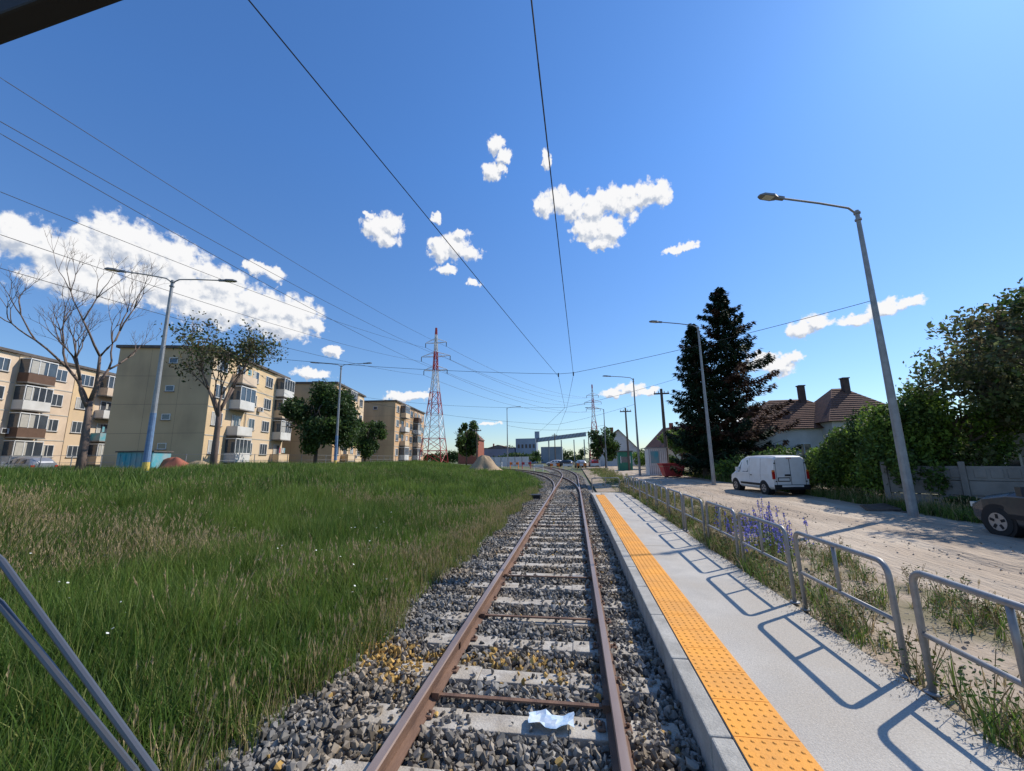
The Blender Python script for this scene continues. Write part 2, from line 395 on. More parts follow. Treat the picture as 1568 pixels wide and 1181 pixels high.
# grass tufts
def tuft(name,nb,rad,h,w,mats,wts,seedheads=0,bend=.45,seed=0,flowers=0):
    b=B(); rr=random.Random(seed)
    for i in range(nb):
        a=rr.uniform(0,6.28); r=rad*math.sqrt(rr.random()); x,y=r*math.cos(a),r*math.sin(a)
        hh=h*rr.uniform(.45,1.1); bd=rr.uniform(0,6.28); bl=hh*bend*rr.uniform(.15,1); ww=w*rr.uniform(.6,1.2)
        fa=rr.uniform(0,3.14); dx,dy=math.cos(fa)*ww,math.sin(fa)*ww
        k=rr.choices(mats,wts)[0]; q=[]
        for t in (0,.35,.7,1):
            cx=x+math.cos(bd)*bl*t*t; cy=y+math.sin(bd)*bl*t*t; cz=hh*(t-.18*bend*t*t*2*(bl/hh if hh else 0))
            q.append((cx,cy,cz))
        n=len(b.v); ws=(1,.85,.6)
        for (cx,cy,cz),s_ in zip(q[:3],ws): b.v+= [(cx-dx*s_,cy-dy*s_,cz),(cx+dx*s_,cy+dy*s_,cz)]
        b.v.append(q[3]); m=b.mi(k)
        b.f+=[(n,n+1,n+3,n+2),(n+2,n+3,n+5,n+4),(n+4,n+5,n+6)]; b.m+=[m]*3
    for i in range(seedheads):
        a=rr.uniform(0,6.28); r=rad*math.sqrt(rr.random()); x,y=r*math.cos(a),r*math.sin(a); hh=h*rr.uniform(.85,1.25)
        lx,ly=rr.uniform(-.2,.2)*hh,rr.uniform(-.2,.2)*hh; m='straw'
        b.tube(m,(x,y,0),(x+lx,y+ly,hh),w*.25,w*.15,n=3,cap=False)
        for j in range(6):
            t=j/6.; z=hh+.14*h*t; px_,py_=x+lx*(1+.2*t),y+ly*(1+.2*t); l=.015*(1.1-t)*h/.6
            an=j*2.1; b.poly(m,[(px_,py_,z-.02),(px_+math.cos(an)*l,py_+math.sin(an)*l,z+.01),(px_,py_,z+.03)])
    for i in range(flowers):
        a=rr.uniform(0,6.28); r=rad*1.5*rr.random(); x,y=r*math.cos(a),r*math.sin(a); hh=h*rr.uniform(.7,1.2)
        b.tube('grass',(x,y,0),(x,y,hh),w*.25,n=3,cap=False)
        b.poly('whiteflower',[(x+.012*math.cos(q_),y+.012*math.sin(q_),hh+.006*math.cos(q_+a)) for q_ in (0,1.05,2.1,3.14,4.2,5.2)])
    me=bpy.data.meshes.new(name); me.from_pydata(b.v,[],b.f)
    for k in b.mats: me.materials.append(M[k])
    me.polygons.foreach_set('material_index',b.m); me.update()
    return bpy.data.objects.new(name,me)
def field_noise(x,y,s,o=0):
    return (math.sin(x*s+o)+math.sin(y*s*1.3+o*2+1)+math.sin((x+y)*s*.7+o*3)+math.sin((x*1.7-y*.9)*s*1.9+o))/4
G1=[tuft('grass_tuft_%d'%i,36,.18,.58,.006,['grass','grassyellow'],[8,1.4],seed=i) for i in range(4)]
G2=[tuft('dry_tuft_%d'%i,28,.17,.54,.0048,['grass','grassyellow','straw'],[5,4,4],seedheads=4,seed=20+i) for i in range(3)]
G3=[tuft('far_tuft_%d'%i,46,.42,.62,.016,['grass','grassyellow'],[8,1.2],seed=30+i) for i in range(3)]
G4=[tuft('far_dry_tuft_%d'%i,34,.42,.56,.013,['grass','grassyellow','straw'],[5,4,4],seedheads=5,seed=40+i) for i in range(3)]
G5=[tuft('edge_tuft_%d'%i,20,.10,.30,.005,['grass','grassyellow','straw'],[4,3,3],seedheads=2,seed=60+i) for i in range(3)]
G6=[tuft('daisy_%d'%i,5,.05,.5,.005,['grass'],[1],seed=70+i,flowers=2) for i in range(2)]
def scatter(name,protos,r0,r1,dens,cond,hs=1.0):
    P=[];S_=[]
    a0,a1=math.radians(-74),math.radians(-2); n=int(.5*(a1-a0)*(r1*r1-r0*r0)*dens)
    for _ in range(n):
        a=R.uniform(a0,a1); r=math.sqrt(R.uniform(r0*r0,r1*r1)); x,y=r*math.sin(a),r*math.cos(a)
        if y<-.5: continue
        d=float(np.interp(y,BY,BX))-1.75-x
        if d<.15+.35*R.random()+.2*math.sin(y*1.1): continue
        c=cond(x,y,d)
        if R.random()>c: continue
        z=hs*(.5+.5*min(1,d/1.6))*(1+.25*field_noise(x,y,.6,2)+.28*field_noise(x,y,2.1,1))*R.uniform(.75,1.2)
        P.append((x,y,0)); S_.append((R.uniform(.85,1.2),R.uniform(.85,1.2),z))
    P=np.array(P); P[:,2]=height(P[:,0],P[:,1])-.01
    rt=np.zeros((len(P),3)); rt[:,2]=N.uniform(0,6.28,len(P)); rt[:,0]=N.normal(0,.15,len(P)); rt[:,1]=N.normal(0,.15,len(P))
    return gn_instancer(name,P,rt,np.array(S_),protos)
def dryness(x,y,d):
    v=.02+1.05*field_noise(x,y,.55,1.3)+.6*field_noise(x,y,1.4,.3)
    r=math.hypot(x,y)
    v+= .42*math.exp(-((r-9.5)/3.)**2)-.30*math.exp(-((r-4.5)/2.)**2) - (.25 if r>19 else 0)
    if d<.7: v+=.35
    return min(.9,max(0.02,v))
scatter('meadow_grass',G1,1.2,9,62,lambda x,y,d:1-.75*dryness(x,y,d))
scatter('meadow_grass',G1,9,17,36,lambda x,y,d:1-.75*dryness(x,y,d))
scatter('dry_grass',G2,1.2,9,55,dryness)
scatter('dry_grass',G2,9,17,36,dryness)
scatter('meadow_grass',G3,16,38,8,lambda x,y,d:1-.5*dryness(x,y,d))
scatter('dry_grass',G4,16,38,5,dryness)
scatter('meadow_grass',G3,38,100,2.0,lambda x,y,d:1,1.0)
scatter('daisies',G6,2,12,.8,lambda x,y,d:1 if d<4 else .2)
P=[];S_=[]
for _ in range(1300):
    y=R.uniform(.8,24); x=-2.25-abs(R.gauss(0,.35))+.12*math.sin(y*1.7); P.append((x,y,-.03)); k=R.uniform(.5,1.3); S_.append((k,k,k))
rt=np.zeros((len(P),3)); rt[:,2]=N.uniform(0,6.28,len(P)); gn_instancer('verge_grass',np.array(P),rt,np.array(S_),G5)

# ---------------------------------------------------------------- platform
pl=empty('tram_platform')
PZ=.27; PY0,PY1=-3,19.6
b=B(); y=PY0
while y<PY1:
    e=min(y+1.0,PY1); b.box('kerb',.757+R.uniform(-.004,.004),.893,y+.005,e-.005,-.1,PZ+R.uniform(-.003,.003)); y+=1.0
b.obj('kerb_edge',pl,bevel=.012)
b=B(); b.box('concrete',.895,2.44,PY0,PY1,-.1,PZ-.002); b.obj('slab',pl,bevel=.01)
b=B(); y=PY0
while y<PY1:
    e=min(y+.4,PY1); b.box('tactile',.897,1.277,y+.003,e-.003,PZ-.001,PZ+.008)
    if y>0:
        for j in range(6):
            for i in range(6):
                cx=.897+.035+i*.062; cy=y+.035+j*.066; n=len(b.v)
                if cy>e-.01: continue
                k=6
                for rr_,zz in ((.016,PZ+.0082),(.009,PZ+.0135)):
                    for q in range(k): b.v.append((cx+rr_*math.cos(q*2*math.pi/k),cy+rr_*math.sin(q*2*math.pi/k),zz))
                for q in range(k): b.f.append((n+q,n+(q+1)%k,n+k+(q+1)%k,n+k+q)); b.m.append(b.mi('tactile'))
                b.f.append(tuple(n+k+q for q in range(k))); b.m.append(b.mi('tactile'))
    y+=.4
b.obj('tactile_strip',pl)
b=B()
for y in (2.6,8.6,14.6): b.box('joint',1.28,2.44,y-.004,y+.004,PZ-.01,PZ-.0005)
b.obj('expansion_joints',pl)
b=B(); b.poly('concrete',[(.76,19.62,.268),(2.44,19.62,.268),(2.6,24,.02),(.8,24,.02)]); b.poly('concrete',[(.76,19.62,.268),(.8,24,.02),(.8,24,-.1),(.76,19.62,-.1)]); b.obj('ramp',pl)

def panel(b,x,y0,y1,h=.84,z=PZ-.01,ax='y'):
    dx=R.uniform(-.02,.02)
    def P(s,hh): return (x+dx*hh,s,z+hh) if ax=='y' else (s,x+dx*hh,z+hh)
    r=.1; c=[]
    for i in range(5):
        a=math.pi/2*i/4; c.append((y0+r-r*math.cos(a),h-r+r*math.sin(a)))
    d=[(y1-(s-y0),hh) for s,hh in reversed(c)]
    path=[P(y0,-.12)]+[P(s,hh) for s,hh in c]+[P(s,hh) for s,hh in d]+[P(y1,-.12)]
    ref=(1,0,0) if ax=='y' else (0,1,0)
    b.ptube('galv',path,.024,8,ref)
    b.tube('galv',P(y0,.40),P(y1,.40),.019,n=8)
    m=(y0+y1)/2; b.tube('galv',P(m,.40),P(m,h),.019,n=8)
    for s in (y0,y1): b.tube('galv',P(s,-.002),P(s,.012),.055,n=8)
b=B(); y=.62
while y<20.5: panel(b,2.50,y,y+1.42,z=(PZ-.01 if y<19 else .1)); y+=1.65
panel(b,23.6,.9,2.4,z=.0,ax='x')
b.obj('metal_railing',smooth=True)

# ---------------------------------------------------------------- road and verge
yy=list(np.linspace(-12,60,181))+[75,95,120,150]
def rx(y): return (5.1+.25*math.sin(y*.5)+.15*math.sin(y*1.3), 10.6+.2*math.sin(y*.4))
def rg(name,fl,fr,k,z,nsub=14):
    b=B(); b.mats=[k]; n=nsub+1
    for y in yy:
        l,r=fl(y),fr(y)
        for i in range(n):
            x=l+(r-l)*i/nsub; b.v.append((x,y,z(x,y,i/nsub)))
    for j in range(len(yy)-1):
        for i in range(nsub): b.f.append((j*n+i,j*n+i+1,(j+1)*n+i+1,(j+1)*n+i)); b.m.append(0)
    return b.obj(name,smooth=True)
def rz(x,y,t):
    w_=.2*math.sin(y*.2)+.08*math.sin(y*.9)
    rut=-.045*math.exp(-((x-6.7-w_)/.2)**2)-.045*math.exp(-((x-8.3-w_)/.2)**2)-.03*math.exp(-((x-7.3+w_)/.14)**2)-.03*math.exp(-((x-9.1+w_)/.14)**2)
    return .035+.055*math.sin(math.pi*t)+.016*math.sin(x*3.1+y*.4)*math.sin(y*.8)+.008*math.sin(x*7+y*5)*math.sin(y*3.3-x*2)+rut*(.7+.5*math.sin(y*.9))
rg('road',lambda y:rx(y)[0]-.15,lambda y:rx(y)[1]+.4,'road',rz,60)
rg('dirt_verge',lambda y:2.43 if y<20 else 1.2,lambda y:rx(y)[0]+.1,'dirt',lambda x,y,t:(.24-.22*t**.8 if y<21 else .02)+.02*math.sin(x*5+y*3)*math.sin(y*2.1))
rg('dirt_shoulder',lambda y:rx(y)[1]+.1,lambda y:14.5,'dirt',lambda x,y,t:.022+.04*t+.02*math.sin(x*4+y*3))
W1=[tuft('weed_%d'%i,22,.14,.34,.007,['grass','grassyellow','straw','leaf'],[4,2,3,3],seedheads=3,seed=80+i,bend=.8) for i in range(4)]
def leafy(name,n,h,rad,seed,kk=('leaf','leafbright'),lw=.03):
    rr=random.Random(seed); b=B()
    for i in range(n):
        a=rr.uniform(0,6.28); r=rad*math.sqrt(rr.random()); z=h*rr.random(); x,y=r*math.cos(a),r*math.sin(a)
        u=Vector((rr.gauss(0,1),rr.gauss(0,1),rr.gauss(0,.6))).normalized(); w=u.cross(Vector((rr.gauss(0,1),rr.gauss(0,1),rr.gauss(0,1)))).normalized()
        c=Vector((x,y,z+.02)); l=lw*rr.uniform(.6,1.3)
        b.poly(rr.choice(kk),[c-u*l,c+w*l*.4,c+u*l,c-w*l*.4])
    for i in range(6):
        a=rr.uniform(0,6.28); b.tube('straw',(0,0,0),(rad*math.cos(a),rad*math.sin(a),h*rr.uniform(.8,1.3)),.004,.003,n=3,cap=False)
    me=bpy.data.meshes.new(name); me.from_pydata(b.v,[],b.f)
    for k in b.mats: me.materials.append(M[k])
    me.polygons.foreach_set('material_index',b.m); me.update()
    return bpy.data.objects.new(name,me)
W2=[leafy('leafy_weed_%d'%i,80,.32,.16,100+i,('leaf','leafbrown') if i%2 else ('leaf','leafdark'),lw=.024) for i in range(4)]
PA=[];SA=[];PB=[];SB=[]
for _ in range(3800):
    y=R.uniform(.6,24); t=R.random()**1.8; x=2.50+t*2.4
    dn=.22+.9*field_noise(x,y,1.6,.7)+(.38 if x<2.95 else -.15)+(.25 if y>8 else 0)
    if R.random()>dn: continue
    z=.24-.22*((x-2.43)/2.7)**.8
    k=R.uniform(.35,1.05)
    if R.random()<.65: PA.append((x,y,z)); SA.append((k,k,k))
    else: PB.append((x,y,z)); SB.append((k,k,k))
for PP,SS,pr in ((PA,SA,W1),(PB,SB,W2)):
    rt=np.zeros((len(PP),3)); rt[:,2]=N.uniform(0,6.28,len(PP)); gn_instancer('verge_weeds',np.array(PP),rt,np.array(SS),pr)
P=[];S_=[]
for _ in range(1900):
    y=R.uniform(8,50); x=10.9+abs(R.gauss(0,.6)); P.append((x,y,.03)); k=R.uniform(.5,1.5); S_.append((k,k,k))
for _ in range(800):
    y=R.uniform(24,70); x=R.gauss(3.6,.7); P.append((x,y,0)); k=R.uniform(.5,1.3); S_.append((k,k,k))
W3=[tuft('roadside_%d'%i,22,.14,.34,.008,['grass','grassyellow','straw','leaf'],[5,2,2,3],seedheads=2,seed=180+i,bend=.8) for i in range(3)]
rt=np.zeros((len(P),3)); rt[:,2]=N.uniform(0,6.28,len(P)); gn_instancer('verge_weeds',np.array(P),rt,np.array(S_),W3)
b=B(); rr=random.Random(3)
for i in range(34):
    x=3.05+rr.uniform(-.35,1.0); y=8.3+rr.uniform(-1.1,1.3); h=rr.uniform(.55,1.0); lx=rr.uniform(-.1,.1); z0=.12
    b.tube('grass',(x,y,z0-.05),(x+lx,y,z0+h),.006,.004,n=4,cap=False)
    for j in range(40):
        t=rr.random(); z=z0+h*(.42+.58*t); r=.05*(1.15-t); a=rr.uniform(0,6.28)
        c=Vector((x+lx*(z-z0)/h+r*math.cos(a),y+r*math.sin(a),z)); s_=.018
        u=Vector((rr.gauss(0,1),rr.gauss(0,1),rr.gauss(0,1))).normalized(); w=u.orthogonal().normalized()
        b.poly('blueflower',[c-u*s_,c-w*s_,c+u*s_,c+w*s_])
    for j in range(26):
        z=z0+h*.5*rr.random(); a=rr.uniform(0,6.28); c=Vector((x,y,z)); u=Vector((math.cos(a),math.sin(a),.4)); w=Vector((-math.sin(a),math.cos(a),0))
        l=rr.uniform(.06,.13); b.poly('leaf',[c,c+u*l*.5+w*.014,c+u*l,c+u*l*.5-w*.014])
b.obj('blue_flower_plant')

# ---------------------------------------------------------------- lamps
def lamp_head(b,tip,d):
    d=Vector(d).normalized(); rz_=math.atan2(d.y,d.x); T=Matrix.Translation(tip)@Matrix.Rotation(rz_,4,'Z')@Matrix.Rotation(-.08,4,'Y')
    b.box('lamphead',-.05,.28,-.06,.06,-.05,.05,T)
    n=len(b.v)
    for (x,w,h) in [(.2,.09,.05),(.35,.16,.075),(.7,.15,.07),(.85,.07,.03)]:
        for (yy_,zz) in ((-w,-.04),(w,-.04),(w*.8,h-.02),(-w*.8,h-.02)): b.v.append(tuple(T@Vector((x,yy_,zz))))
    m=b.mi('lamphead')
    for j in range(3):
        for i in range(4): b.f.append((n+j*4+i,n+j*4+(i+1)%4,n+(j+1)*4+(i+1)%4,n+(j+1)*4+i)); b.m.append(m)
    b.f.append((n,n+3,n+2,n+1)); b.m.append(m); b.f.append((n+12,n+13,n+14,n+15)); b.m.append(m)
    b.box('lens',.36,.68,-.11,.11,-.052,-.042,T)
def street_lamp(x,y,z0,ztop,arms,blue=False,r=.10):
    e=empty('street_lamp',(x,y,z0)); H=ztop-z0
    b=B()
    b.ptube('lampgrey',[(0,0,-.3),(0,0,2.5),(0,0,H*.6),(0,0,H)],[r*1.25,r*1.15,r*.85,r*.6],12)
    b.tube('lampgrey',(0,0,0),(0,0,.06),r*1.9,n=12)
    if blue:
        b.tube('lampblue',(0,0,.9),(0,0,3.4),r*1.26,r*1.12,12); b.tube('yellowp',(0,0,.45),(0,0,.9),r*1.3,r*1.27,12); b.tube('lampblue',(0,0,.06),(0,0,.45),r*1.32,n=12)
    b.obj('pole',e)
    b=B()
    for (dx,dy,L,rise) in arms:
        d=Vector((dx,dy,0)).normalized(); 
        pts_=[(0,0,H-.35),tuple(d*.06+Vector((0,0,H-.1))),tuple(d*.3+Vector((0,0,H+.08))),tuple(d*(L*.5)+Vector((0,0,H+.1+rise*.5))),tuple(d*L+Vector((0,0,H+.1+rise)))]
        b.ptube('lampgrey',pts_,.035,8)
        lamp_head(b,pts_[-1],d)
    for zz in (H-.35,H-.1): b.tube('lampgrey',(0,0,zz-.03),(0,0,zz+.03),r*.95,n=12)
    b.obj('arm_and_head',e)
    return e
street_lamp(10.07,14.37,0,10.3,[(-3.5,-.9,2.75,.22)],r=.105)
street_lamp(9.03,29,0,11.0,[(-3.4,-.6,2.6,.25)])
street_lamp(6.6,44,0,10.3,[(-3.4,-.3,2.4,.2)])
street_lamp(5.4,72,0,10.3,[(-3.4,-.3,2.4,.2)])
street_lamp(-21.5,17.7,1.2,11.95,[(.9,.42,2.2,.15),(-.9,-.42,2.2,.15)],blue=True,r=.12)
street_lamp(-24.1,38.4,1.2,12.0,[(.95,.25,2.3,.15),(-.95,-.25,2.3,.15)],blue=True,r=.12)
street_lamp(-13.0,79,.6,12.0,[(.95,.25,2.0,.15)])
def wire(b,p0,p1,sag,r,n=14):
    p0,p1=Vector(p0),Vector(p1); pts_=[]
    for i in range(n+1):
        t=i/n; p=p0.lerp(p1,t); p.z-=4*sag*t*(1-t); pts_.append(p)
    b.ptube('wire',pts_,r,5)
b=B()
wire(b,(-2.95,-6,6.05),(-2.67,2.5,6.0),.02,.007); wire(b,(-2.67,2.5,6.0),(-2.26,6,6.0),0,.007); wire(b,(-2.26,6,6.0),(-.63,19.8,6.0),0.03,.008)
wire(b,(-.35,-6,6.05),(-.2,3.5,6.0),.01,.008); wire(b,(-.2,3.5,6.0),(.11,19.7,6.0),.03,.009)
wire(b,(-.63,19.8,6.0),(-.6,32,5.9),.03,.009); wire(b,(.11,19.7,6.0),(-.5,33,5.9),.03,.009)
wire(b,(-.6,32,5.9),(-5,60,5.9),.05,.012); wire(b,(-.5,33,5.9),(-3.2,72,5.9),.05,.012)
wire(b,(10.07,14.37,7.0),(.11,19.7,6.12),.12,.010); wire(b,(.11,19.7,6.12),(-.63,19.8,6.12),0,.010); wire(b,(-.63,19.8,6.12),(-21.5,17.7,8.2),.3,.010)
wire(b,(9.03,29,7.8),(-.5,33,6.05),.15,.010); wire(b,(-.5,33,6.05),(-24.1,38.4,9),.5,.010)
wire(b,(6.6,44,7.5),(-2,50,6.05),.15,.012); wire(b,(-2,50,6.05),(-24.1,38.4,8.6),.5,.012)
wire(b,(5.4,72,7.5),(-13,79,8.5),.9,.02)
for (x,y,z) in ((-.63,19.8,6.06),(.11,19.7,6.06)): b.tube('black',(x,y,z-.09),(x,y,z+.1),.03,n=8)
b.obj('overhead_contact_wire')
def pylon(x,y,z0,H,wb,arms,t=.13):
    e=empty('lattice_pylon',(x,y,z0)); b=B(); n=13
    def half(z):
        q=z/H
        return wb/2*(1-q/.62)+.55*(q/.62) if q<.62 else .55+(0.12-.55)*(q-.62)/.38
    zs=[H*(1-(1-i/n)**1.15) for i in range(n+1)]
    for i in range(n):
        z,w=zs[i],zs[i+1]; a,c=half(z),half(w)
        k='red' if (i//2)%2==0 else 'whitep'
        C0=[(-a,-a,z),(a,-a,z),(a,a,z),(-a,a,z)]; C1=[(-c,-c,w),(c,-c,w),(c,c,w),(-c,c,w)]
        for j in range(4):
            q=(j+1)%4; b.tube(k,C0[j],C1[j],t,n=4); b.tube(k,C0[j],C1[q],t*.5,n=4); b.tube(k,C0[q],C1[j],t*.5,n=4); b.tube(k,C1[j],C1[q],t*.5,n=4)
    ends=[]
    for (z,L) in arms:
        for s_ in (-1,1):
            c=half(z)
            for q in (-c,c):
                b.tube('whitep',(s_*c,q,z),(s_*L,0,z+.1),t*.6,n=4); b.tube('whitep',(s_*c,q,z+1.1),(s_*L,0,z+.15),t*.5,n=4)
            b.tube('black',(s_*L,0,z+.05),(s_*L,0,z-1.0),.09,n=5)
            ends.append((x+s_*L,y,z0+z-1.0))
    b.obj('lattice_frame',e); return ends
E1=pylon(-32,90,1.2,32.4,5.2,[(28.6,2.6),(25.2,3.6),(21.8,2.9)],t=.11)
E2=pylon(9,180,0,34,5,[(29,2.6),(26,3.6),(23,3)])
b=B()
pass_=[(-30,14.3,22.8),(-29.2,14.1,19.9),(-28.6,14,18.9),(-35,17.6,19.0),(-35,18,16.3),(-35,18.3,14.2)]
src=[E1[1],E1[3],E1[5],E1[0],E1[2],E1[4]]
for s_,p_ in zip(src,pass_):
    s_,p_=Vector(s_),Vector(p_); d=p_-s_; end=s_+d*1.6; end.z=p_.z+1.5
    wire(b,s_,p_,1.0,.022,16); wire(b,p_,end,.3,.014,6)
for a_,c_ in zip(E1,E2): wire(b,a_,c_,3.5,.03,16)
b.obj('power_lines')

# ---------------------------------------------------------------- trees
def branchy(b,k,p,d,L,r,depth,tips,rr,spread=.55,up=.12,nkid=(2,3),mids=None):
    seg=3; q=Vector(p); dd=Vector(d).normalized(); P_=[tuple(q)]; Rr=[r]
    for i in range(seg):
        dd=(dd+Vector((rr.gauss(0,.12),rr.gauss(0,.12),rr.gauss(0,.07)+up*.3))).normalized()
        q=q+dd*L/seg; P_.append(tuple(q)); Rr.append(r*(1-.32*(i+1)/seg))
        if mids is not None and depth<=3: mids.append(q.copy())
    b.ptube(k,P_,Rr,7 if r>.06 else (5 if r>.02 else 3))
    if depth==0: tips.append(q.copy()); return
    n=rr.randint(*nkid); a0=rr.uniform(0,6.28)
    for i in range(n):
        a=a0+i*2*math.pi/n+rr.uniform(-.4,.4); sp=spread*rr.uniform(.6,1.3)
        o=dd.orthogonal().normalized(); o2=dd.cross(o); v=(dd*math.cos(sp)+(o*math.cos(a)+o2*math.sin(a))*math.sin(sp)); v.z+=up
        branchy(b,k,q,v,L*rr.uniform(.62,.86),r*.68*rr.uniform(.8,1),depth-1,tips,rr,spread,up,nkid,mids)
def quadsat(c,sz):
    n=len(c); u=N.normal(0,1,(n,3)); u/=np.linalg.norm(u,axis=1)[:,None]; t=N.normal(0,1,(n,3)); w=np.cross(u,t); w/=np.linalg.norm(w,axis=1)[:,None]
    s=(sz*N.uniform(.6,1.4,n))[:,None]; u=u*s; w=w*s*.55
    return np.stack([c-u,c+w,c+u,c-w],1)
def leafquads(C,n,sz,spread,flat=.8):
    C=np.asarray(C,float); idx=N.integers(0,len(C),n); c=C[idx]+N.normal(0,1,(n,3))*spread*np.array([1,1,flat])
    return quadsat(c,sz)
def bare_tree(x,y,z0,name,fork,L,depth,r,seed,leaves=0,kk=('leafbrown','leafdark'),pale='barkpale',spread=.5,lsz=.09,lean=(0,0),up=.1,nb=3,lsp=.22):
    e=empty(name,(x,y,z0)); rr=random.Random(seed); b=B(); tips=[]; mids=[]
    P_=[(0,0,-.3),(lean[0]*.3,lean[1]*.3,fork*.4),(lean[0]*.7,lean[1]*.7,fork*.75),(lean[0],lean[1],fork)]
    b.ptube(pale,P_,[r*1.25,r,r*.85,r*.75],10)
    for i in range(nb):
        a=i*2*math.pi/nb+rr.uniform(-.3,.3); sp=spread*rr.uniform(.5,1.2)
        branchy(b,pale,(lean[0],lean[1],fork-.15*i),(math.cos(a)*math.sin(sp),math.sin(a)*math.sin(sp),math.cos(sp)),L*rr.uniform(.75,1.2),r*.52,depth,tips,rr,spread,up,(2,3),mids)
    b.obj('trunk_and_branches',e,smooth=True)
    if leaves:
        q=leafquads([tuple(t) for t in tips+mids],leaves,lsz,lsp); quads('leaves',q,kk,N.integers(0,len(kk),len(q)),e)
    return e
bare_tree(-25.6,17.8,1.2,'bare_tree',4.2,2.15,6,.185,11,spread=.42,lean=(-.3,.1),up=.14,nb=4)
bare_tree(-21.9,22,1.2,'sparse_leaf_tree',4.0,1.9,5,.18,42,leaves=3400,kk=('leafbrown','leafdark','leafolive'),spread=.46,lsz=.10,lsp=.36,up=.16,nb=5)
def leafy_tree(name,x,y,z0,H,rx_,rz_,n,sz,kk,seed,trunk=.18,blobs=22,ry_=None):
    e=empty(name,(x,y,z0)); rr=random.Random(seed); ry_=ry_ or rx_; cz=H-rz_
    b=B(); tips=[]
    for i in range(5):
        a=i*1.257+rr.uniform(-.3,.3); sp=rr.uniform(.2,.7)
        branchy(b,'bark',(0,0,max(.6,cz-rz_*.75)),(math.cos(a)*math.sin(sp),math.sin(a)*math.sin(sp),math.cos(sp)),rz_*.55,trunk*.5,2,tips,rr,.5,.1)
    b.ptube('bark',[(0,0,-.3),(.05,0,cz*.5),(0,0,max(.7,cz-rz_*.7))],[trunk*1.2,trunk,trunk*.8],10)
    b.obj('trunk_and_branches',e,smooth=True)
    P_=[];I=[]
    for i in range(blobs):
        while True:
            v=Vector((rr.uniform(-1,1),rr.uniform(-1,1),rr.uniform(-1,1)))
            if v.length<1: break
        v=v.normalized()*(v.length**.5)*.80
        c=np.array([v.x*rx_,v.y*ry_,cz+v.z*rz_]); s=rr.uniform(.14,.34)
        m=int(n/blobs*rr.uniform(.6,1.5)*s/.25)
        d=N.normal(0,1,(m,3)); d/=np.linalg.norm(d,axis=1)[:,None]; d*= (N.random(m)**.45)[:,None]*N.uniform(.85,1.4,m)[:,None]
        P_.append(c+d*np.array([rx_*s,ry_*s,rz_*s])); k=rr.randrange(len(kk)); I.append(np.where(N.random(m)<.7,k,N.integers(0,len(kk),m)))
    P_=np.concatenate(P_); I=np.concatenate(I); quads('leaves',quadsat(P_,sz),kk,I,e)
    return e
leafy_tree('leafy_tree',-27.8,40.5,1.2,9.3,4.3,4.2,26000,.17,('leafdark','leaf','leafdark'),1,blobs=34)
leafy_tree('leafy_tree',-29.9,55,1.2,7.8,2.9,3.3,15000,.17,('leafdark','leaf'),2,blobs=26)
leafy_tree('leafy_tree',16.0,14.9,0,7.6,4.5,2.5,22000,.085,('leafolive','leaf','leafolive','leafolive'),3,blobs=50,ry_=3.6)
leafy_tree('leafy_tree',14.2,17.9,0,4.6,2.0,1.8,9000,.08,('leaf','leafolive','leafbright'),14,blobs=22)
leafy_tree('leafy_tree',25,25,0,8.5,4,3.4,14000,.13,('leaf','leafolive'),4,blobs=28)
leafy_tree('leafy_tree',-27,100,.8,11,3.5,4.5,8000,.3,('leaf','leafdark'),8,blobs=20)
leafy_tree('leafy_tree',12.3,50,0,5.2,3.0,2.4,8000,.15,('leafbright','leaf'),9,blobs=20)
leafy_tree('leafy_tree',5.5,75,0,7.5,3.0,3.2,6000,.22,('leaf','leafdark'),10,blobs=18)
def spruce(x,y,H,rad,seed,z0=0,nbr=230,brown=.1,low=1.2):
    rr=random.Random(seed); b=B()
    b.ptube('bark',[(0,0,-.3),(0,0,H*.5),(0,0,H)],[.28,.17,.02],9)
    Q=[];I=[]
    for i in range(nbr):
        t=(i+rr.random())/nbr; z=low+(H-low)*t**.92; 
        L=rad*((1-t)**.62)*rr.uniform(.42,1.18)*(1 if t>.12 else .85)+.15
        a=i*2.39996+rr.uniform(-.3,.3); droop=rr.uniform(.08,.40); d=Vector((math.cos(a),math.sin(a),0)); sd=Vector((-math.sin(a),math.cos(a),0))
        def P_(s): return Vector((0,0,z))+d*(L*s)+Vector((0,0,-droop*L*math.sin(s*2.2)+.18*L*s*s))
        b.ptube('bark',[P_(0),P_(.5),P_(1)],[.045*(1-t)+.01,.03*(1-t)+.008,.006],4)
        k=1 if (rr.random()<brown*(2.5 if .12<t<.5 and (a%6.283>4.6 or a%6.283<.6) else .3)) else 0
        m=int(36+L*54)
        for j in range(m):
            s=rr.random()**.65; c=P_(s); wdt=L*.30*(1.08-s)+.12; o=rr.uniform(-1,1)*wdt
            c=c+sd*o+Vector((0,0,rr.uniform(-.28,.05)-abs(o)*.25)); 
            l=rr.uniform(.13,.32); dr=(d*rr.uniform(.2,1)+sd*math.copysign(rr.uniform(.2,1),o)+Vector((0,0,rr.uniform(-.9,.1)))).normalized()
            w=dr.cross(Vector((rr.gauss(0,.5),rr.gauss(0,.5),1))).normalized()*l*rr.uniform(.2,.36)
            Q.append([tuple(c-dr*l*.4),tuple(c+w),tuple(c+dr*l),tuple(c-w)]); I.append(k)
    e=empty('spruce_tree',(x,y,z0))
    b.obj('trunk_and_branches',e,smooth=True)
    quads('needles',np.array(Q),('needle','needlebrown'),I,e)
spruce(14.1,38.2,17.6,5.0,1,nbr=240,brown=.35)
spruce(11.1,37.4,14.0,3.1,2,nbr=180,brown=.05)
